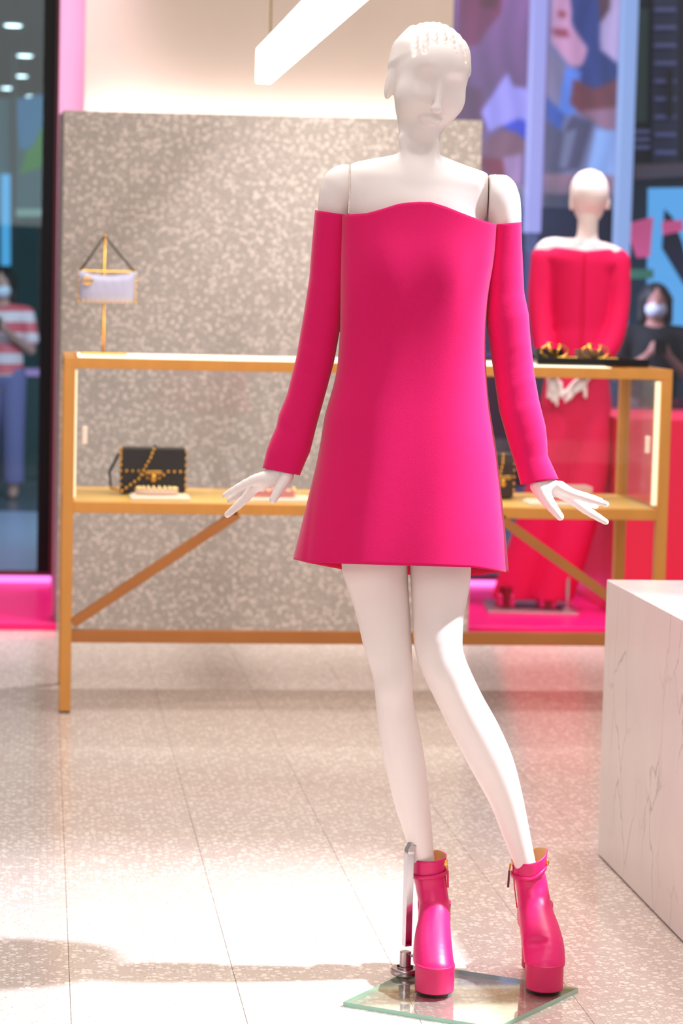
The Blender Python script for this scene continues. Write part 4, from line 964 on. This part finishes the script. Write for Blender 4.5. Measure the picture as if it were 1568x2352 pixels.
# stand -------------------------------------------------------------
pc = [toloc(PF(x, y, 0.010), M0) for x, y in ((788, 2301), (970, 2215), (1327, 2269), (1140, 2359))]
pm = MB(); pm.prism([(p[0], p[1]) for p in pc], 0.0005, 0.010)
plate = pm.build('base_plate', plateg_m, man); plate['label'] = 'square clear glass base plate'
plate.data.materials.append(plateedge_m)
for p in plate.data.polygons:
    if abs(p.normal.z) < 0.5: p.material_index = 1
fb = toloc(PF(929, 2236, 0.012), M0)
rod = empty('support_rod', (0, 0, 0)); rod.parent = man
bpy.data.objects.remove(rod)
def R(x, y): return np.array([m(x, y, fb[1])[0], fb[1], m(x, y, fb[1])[2]])
xr0 = m(935, 2120, fb[1])[0]
zt1 = m(935, 1945, fb[1])[2]; zj = m(935, 2172, fb[1])[2]
rb = MB()
legp = m(956, 1905, .048)
pts = [(xr0, fb[1], zj), (xr0, fb[1], zt1-0.014), (xr0+0.001, fb[1], zt1-0.004), (xr0+0.005, fb[1], zt1+0.004), tuple(legp)]
for p, q in zip(pts[:-1], pts[1:]): pass
rr = MB(); w_ = 0.0095; d_ = 0.0065
v = []; 
for i, p in enumerate(pts):
    for (sx_, sy_) in ((-1, -1), (1, -1), (1, 1), (-1, 1)):
        ww = w_ if i < 4 else 0.007
        a_ = radians(28); ux, uy = sx_*ww*.8, sy_*ww*.8
        v.append((p[0]+ux*cos(a_)-uy*sin(a_), p[1]+ux*sin(a_)+uy*cos(a_), p[2]))
rr.add(v, rings_faces(4, 4)+[(0, 1, 2, 3), (16, 17, 18, 19)])
rodo = rr.build('support_rod', chrome_m, man, bevel=0.0008); rodo['label'] = 'polished square steel support rod'
MB().lathe([(0.006, 0.078), (0.006, zj+0.001)], (xr0, fb[1], 0), 16).build('rod_pin', chrome_m, rodo, smooth=False)
zc1 = m(935, 2186, fb[1])[2]; zc2 = m(935, 2228, fb[1])[2]; zc3 = m(935, 2244, fb[1])[2]
MB().lathe([(0.027, 0.0108), (0.029, 0.0135), (0.029, 0.021), (0.0265, 0.024), (0.0155, 0.0245), (0.0165, 0.028), (0.0165, zc2-0.004), (0.0115, zc2+0.002), (0.0115, zc1), (0.0095, zc1+0.001)], (xr0-0.002, fb[1], 0), 32).build('flange', mat('brushed_steel', (190, 172, 172), 0.25, 1.0), rodo, bevel=0.0006)
MB().tube([(xr0+0.008, fb[1]-0.006, zc1-0.006), (xr0+0.022, fb[1]-0.010, zc1-0.004)], 0.0035, 10).lathe([(0.007, -0.004), (0.0085, 0), (0.007, 0.005)], (xr0+0.022, fb[1]-0.012, zc1-0.004), 14, 'y').build('clamp_screw', chrome_m, rodo)
# ================================================================ REAR MANNEQUIN
D2 = 10.40
N0 = PD(1260, 1410, D2); N0[2] = 0.03
def m2(x, y, dv=0.0): return toloc(PD(x, y, D2+dv), N0)
PX2 = D2/FPX; P2 = lambda x, y, v, r: (m2(x, y, v), r*PX2)
mn = empty('mannequin', tuple(N0), -PSI, 'white mannequin seen from behind in a fuchsia wide-leg jumpsuit', 'mannequin')
lo = m2(1200, 960, 0); hi = m2(1455, 378, 0)
F2 = Field((lo[0], -0.16, lo[2]), (hi[0], 0.20, hi[2]), 0.006)
F2.ell(m2(1353, 441, 0.0), (0.082, 0.098, 0.098), 0.01); F2.ell(m2(1352, 470, 0.03), (0.066, 0.07, 0.085), 0.02)
for xe in (1311, 1396): F2.ell(m2(xe, 468, 0), (0.008, 0.016, 0.030), 0.01)
for k in range(7):
    xx = -0.060+k*0.02
    for q in range(6):
        f0, f1 = 0.25+q*0.25, 0.5+q*0.25; cc = m2(1353, 441); sc_ = math.sqrt(max(.05, 1-(xx/0.082)**2))
        F2.cone(cc+np.array([xx*(1-.05*q), -0.098*sc_*cos(f0*1.0), 0.098*sc_*sin(f0)]), cc+np.array([xx*(1-.05*(q+1)), -0.098*sc_*cos(f1), 0.098*sc_*sin(f1)]), 0.004, 0.004, 0.006, op='sub')
F2.chain([P2(1350, 500, .0, 23), P2(1348, 545, .0, 24), P2(1346, 575, .0, 34)], 0.03)
F2.chain([P2(1345, 575, 0, 27), P2(1295, 572, 0, 25), P2(1258, 572, 0, 24), P2(1243, 590, 0, 22)], 0.03); F2.chain([P2(1345, 575, 0, 27), P2(1390, 582, 0, 24), P2(1413, 590, 0, 22), P2(1422, 605, 0, 21)], 0.03)
F2.cone(m2(1335, 640), m2(1330, 830), 0.115, 0.105, 0.03, (1, .75, 1))
# arms to the hands joined behind the back
F2.chain([P2(1240, 600, 0, 18), P2(1234, 700, -.02, 17), P2(1245, 800, -.06, 15), P2(1268, 862, -.14, 12)], 0.01)
F2.chain([P2(1424, 610, 0, 18), P2(1424, 710, -.02, 17), P2(1395, 800, -.06, 15), P2(1342, 865, -.14, 12)], 0.01)
for (a_, b_, r_) in (((1268, 866), (1272, 888), 14), ((1262, 880), (1258, 912), 6), ((1270, 884), (1268, 920), 6), ((1278, 884), (1278, 930), 6), ((1286, 880), (1290, 912), 6), ((1340, 868), (1325, 888), 14), ((1342, 880), (1344, 912), 6), ((1330, 886), (1308, 915), 6), ((1322, 886), (1298, 922), 6), ((1318, 880), (1292, 908), 6)):
    F2.cone(m2(*a_, -.14), m2(*b_, -.15), r_*PX2, (r_-1 if r_ > 8 else 4.4)*PX2, 0.006, (1, .8, 1))
F2.mesh('body', skin_m, mn, 1)
lo = m2(1085, 1402, 0); hi = m2(1460, 560, 0); lo[2] = 0.0
F3 = Field((lo[0], -0.30, lo[2]), (hi[0], 0.26, hi[2]), 0.007)
F3.cone(m2(1335, 605), m2(1328, 800), 0.142, 0.120, 0.03, (1, .72, 1)); F3.cone(m2(1328, 800), m2(1322, 930), 0.120, 0.150, 0.03, (1, .72, 1))
F3.cone(m2(1265, 590), m2(1405, 602), 0.045, 0.045, 0.03, (1, 1.3, 1))
F3.chain([P2(1250, 594, 0, 31), P2(1240, 690, -.02, 27), P2(1248, 790, -.06, 24), P2(1268, 850, -.13, 18)], 0.012)
F3.chain([P2(1416, 602, 0, 31), P2(1420, 700, -.02, 25), P2(1400, 790, -.06, 25), P2(1345, 852, -.13, 18)], 0.012)
F3.chain([P2(1296, 930, 0, 50), P2(1272, 1080, 0, 54), P2(1225, 1240, .0, 52), P2(1178, 1372, .0, 48)], 0.008)
F3.chain([P2(1350, 930, 0, 50), P2(1342, 1080, 0, 55), P2(1304, 1240, -.02, 54), P2(1264, 1372, -.02, 50)], 0.008)
for xs_, xe in ((1240, 1145), (1285, 1190), (1310, 1240), (1375, 1285)): F3.cone(m2(xs_, 1000, -.17), m2(xe, 1400, -.16), 0.006, 0.026, 0.03, op='sub')
F3.plane(2, 0.045, -1); sl, Xa, Ya, Za = F3._sl((-9,)*3, (9,)*3)
zn = m2(1340, 577)[2]; F3.a[sl] = np.maximum(F3.a[sl], np.broadcast_to(Za-(zn+0.022*np.abs(Xa-m2(1340, 577)[0])/0.18), F3.a.shape))
js = F3.mesh('jumpsuit', mat('fuchsia_crepe', (228, 24, 84), 0.75, spec=0.2), mn, 1); js['label'] = 'fuchsia off-shoulder jumpsuit with long sleeves and wide trouser legs'
MB().tube([tuple(m2(1343, 580, -.105)), tuple(m2(1340, 700, -.105)), tuple(m2(1335, 860, -.112))], 0.003, 6).build('back_seam', lining_m, js)
for (xc, dv) in ((1160, -.03), (1255, -.04)):
    c = m2(xc, 1400, dv); b_ = MB(); out = [(c[0]+0.042*cos(a), c[1]+0.10+0.05*sin(a)) for a in np.linspace(0, pi, 12)]+[(c[0]-0.036, c[1]-0.06), (c[0]+0.036, c[1]-0.06)]
    bt = b_.prism(out, 0.014, 0.07).build('boot', leather_m, mn, bevel=0.008)
    MB().lathe([(0.03, 0.014), (0.032, 0.10)], (c[0], c[1]-0.035, 0), 16).build('heel', mat('crimson_heel', (130, 14, 30), .3), bt)
c = m2(1215, 1412, 0); MB().box((c[0]-0.19, -0.2, 0.0005), (c[0]+0.19, 0.19, 0.010)).build('base_plate', mat('rosy_steel', (200, 150, 160), 0.35, 0.8), mn, bevel=0.002)
c2 = m2(1300, 1405, -.1); MB().lathe([(0.03, 0.0105), (0.03, 0.022), (0.010, 0.024), (0.010, 0.22)], (c[0]+0.15, -0.1, 0), 18).build('support_rod', chrome_m, mn)
# ================================================================ PEOPLE BEYOND THE GLASS
def person(px, py_top, px_head, D, skin, hair, label, top_cols, legs_col, tilt=0, width=1.0, phone=True):
    s = FPX/D; h0 = PD(px, py_top, D); base = h0.copy(); base[2] = 0; H_ = float(h0[2])
    t = empty('person', tuple(base), -PSI, label, 'person')
    k = H_/1.58; sk = mat('skin_'+str(px), skin, 0.6)
    G = Field((-0.34, -0.36, 0.0), (0.34, 0.26, H_+0.02), 0.009)
    c = lambda x, y, z: np.array([x*k*width, y*k, z*k])
    G.ell(c(0, 0, 1.47), (0.073*k, 0.09*k, 0.108*k), 0.01); G.ell(c(0, -0.03, 1.425), (0.054*k, 0.06*k, 0.065*k), 0.02)
    G.ell(c(0, -0.095, 1.455), (0.012, 0.016, 0.02), 0.012)
    for sg in (-1, 1): G.ell(c(sg*0.027, -0.095, 1.482), (0.014, 0.01, 0.009), 0.01, op='sub'); G.ell(c(sg*0.074, 0.0, 1.46), (0.008, 0.015, 0.026), 0.008)
    G.cone(c(0, 0.01, 1.40), c(0, 0.01, 1.30), 0.048*k, 0.052*k, 0.02)
    G.cone(c(-0.12, 0.01, 1.27), c(0.12, 0.01, 1.27), 0.058*k, 0.058*k, 0.03)
    G.cone(c(0, 0, 1.2), c(0, 0, 0.98), 0.125*k, 0.10*k, 0.04, (1, .75, 1)); G.cone(c(0, 0, .98), c(0, 0, .84), 0.10*k, 0.135*k, 0.04, (1, .75, 1))
    for sg in (-1, 1):
        G.chain([(c(sg*0.165, 0.0, 1.27), .045*k), (c(sg*0.20, -0.02, 1.02), .036*k)], 0.02)
        G.chain([(c(sg*0.20, -0.02, 1.02), .034*k), (c(sg*0.06, -0.22, 1.15), .024*k), (c(sg*0.04, -0.25, 1.18), .026*k)], 0.015)
        for q in range(4): G.cone(c(sg*0.045, -0.255, 1.165+q*0.018), c(sg*-0.005, -0.285, 1.172+q*0.018), 0.0095, 0.008, 0.004)
        G.cone(c(sg*0.05, -0.24, 1.19), c(sg*0.03, -0.262, 1.235), 0.010, 0.0085, 0.006)
        G.chain([(c(sg*0.075, 0, .84), .08*k), (c(sg*0.085, -.01, .45), .052*k), (c(sg*0.09, 0.01, .09), .036*k)], 0.01)
        G.chain([(c(sg*0.09, 0.02, .05), .036*k), (c(sg*0.10, -0.10, .035), .032*k)], 0.012)
    G.plane(2, 0.004, -1)
    G.mesh('body', sk, t, 1)
    Hh = Field((-0.16, -0.16, 1.2*k), (0.16, 0.18, H_+0.03), 0.008)
    Hh.ell(c(0, 0.02, 1.485), (0.094*k, 0.105*k, 0.10*k), 0.01)
    for sg in (-1, 1): Hh.chain([(c(sg*0.070, 0.01, 1.48), .030), (c(sg*0.075, 0.0, 1.36), .026)], 0.02)
    Hh.cone(c(0, 0.06, 1.45), c(0, 0.06, 1.36), 0.07, 0.06, 0.02)
    Hh.ell(c(0, -0.10, 1.43), (0.062*k, 0.075, 0.085*k), 0.012, op='sub')
    Hh.mesh('hair', mat('hair_'+str(px), hair, 0.6), t, 1)
    Mk = Field((-0.1, -0.16, 1.33*k), (0.1, 0.06, 1.5*k), 0.005)
    Mk.ell(c(0, -0.035, 1.425), (0.064*k, 0.078*k, 0.056*k), 0.01); Mk.plane(2, 1.468*k, 1); Mk.plane(1, -0.02, 1)
    Mk.mesh('face_mask', mat('mask_white', (224, 226, 244), 0.7), t, 1)
    # shirt
    Sh = Field((-0.34, -0.3, 0.78*k), (0.34, 0.22, 1.40*k), 0.009)
    Sh.cone(c(-0.125, 0.01, 1.262), c(0.125, 0.01, 1.262), 0.068*k, 0.068*k, 0.03)
    Sh.cone(c(0, 0, 1.2), c(0, 0, 0.98), 0.145*k, 0.135*k, 0.04, (1, .8, 1)); Sh.cone(c(0, 0, .98), c(0, 0, .86), 0.135*k, 0.155*k, 0.04, (1, .8, 1))
    for sg in (-1, 1): Sh.chain([(c(sg*0.165, 0.0, 1.265), .060*k), (c(sg*0.20, -0.01, 1.10), .058*k)], 0.02)
    Sh.cone(c(0, -0.01, 1.35), c(0, 0.0, 1.42), 0.06*k, 0.06*k, 0.01, op='sub'); Sh.plane(2, 0.84*k, -1)
    if len(top_cols) == 2:
        mt_ = bpy.data.materials.new('striped_tee'); mt_.use_nodes = True; N = mt_.node_tree.nodes; L = mt_.node_tree.links
        g = N.new('ShaderNodeTexCoord'); sp = N.new('ShaderNodeSeparateXYZ'); L.new(g.outputs['Object'], sp.inputs[0])
        a_ = N.new('ShaderNodeMath'); a_.operation = 'MODULO'; a_.inputs[1].default_value = 0.13; L.new(sp.outputs[2], a_.inputs[0])
        b_ = N.new('ShaderNodeMath'); b_.operation = 'LESS_THAN'; b_.inputs[1].default_value = 0.065; L.new(a_.outputs[0], b_.inputs[0])
        mx = N.new('ShaderNodeMixRGB'); L.new(b_.outputs[0], mx.inputs[0]); mx.inputs[1].default_value = lin(top_cols[0])+(1,); mx.inputs[2].default_value = lin(top_cols[1])+(1,)
        L.new(mx.outputs[0], N['Principled BSDF'].inputs['Base Color'])
    else: mt_ = mat('top_'+str(px), top_cols[0], 0.8)
    Sh.mesh('shirt', mt_, t, 1)
    Tr = Field((-0.26, -0.16, 0.06*k), (0.26, 0.2, 0.9*k), 0.009)
    Tr.cone(c(-.05, 0, .84), c(.05, 0, .84), 0.12*k, 0.12*k, 0.03, (1, .9, 1))
    for sg in (-1, 1): Tr.chain([(c(sg*0.075, 0, .80), .098*k), (c(sg*0.087, -.005, .45), .078*k), (c(sg*0.09, 0.01, .12), .072*k)], 0.01)
    Tr.plane(2, 0.10*k, -1); Tr.mesh('trousers', mat('trs_'+str(px), legs_col, 0.8), t, 1)
    # phone held in both hands
    if phone: MB().box((-0.038*k, -0.302, 1.165*k), (0.038*k, -0.292, 1.25*k)).build('phone', black_m, t, bevel=0.003)
    return t
person(6, 615, 6, 15.4, (196, 140, 130), (14, 12, 18), 'person in a pink and white striped shirt and white face mask at the left edge', [(240, 206, 216), (230, 96, 110)], (120, 110, 160))
person(1506, 650, 1506, 13.4, (190, 130, 118), (30, 24, 30), 'person in a black top and white face mask at the right edge', [(20, 18, 26)], (96, 84, 90), width=1.05)
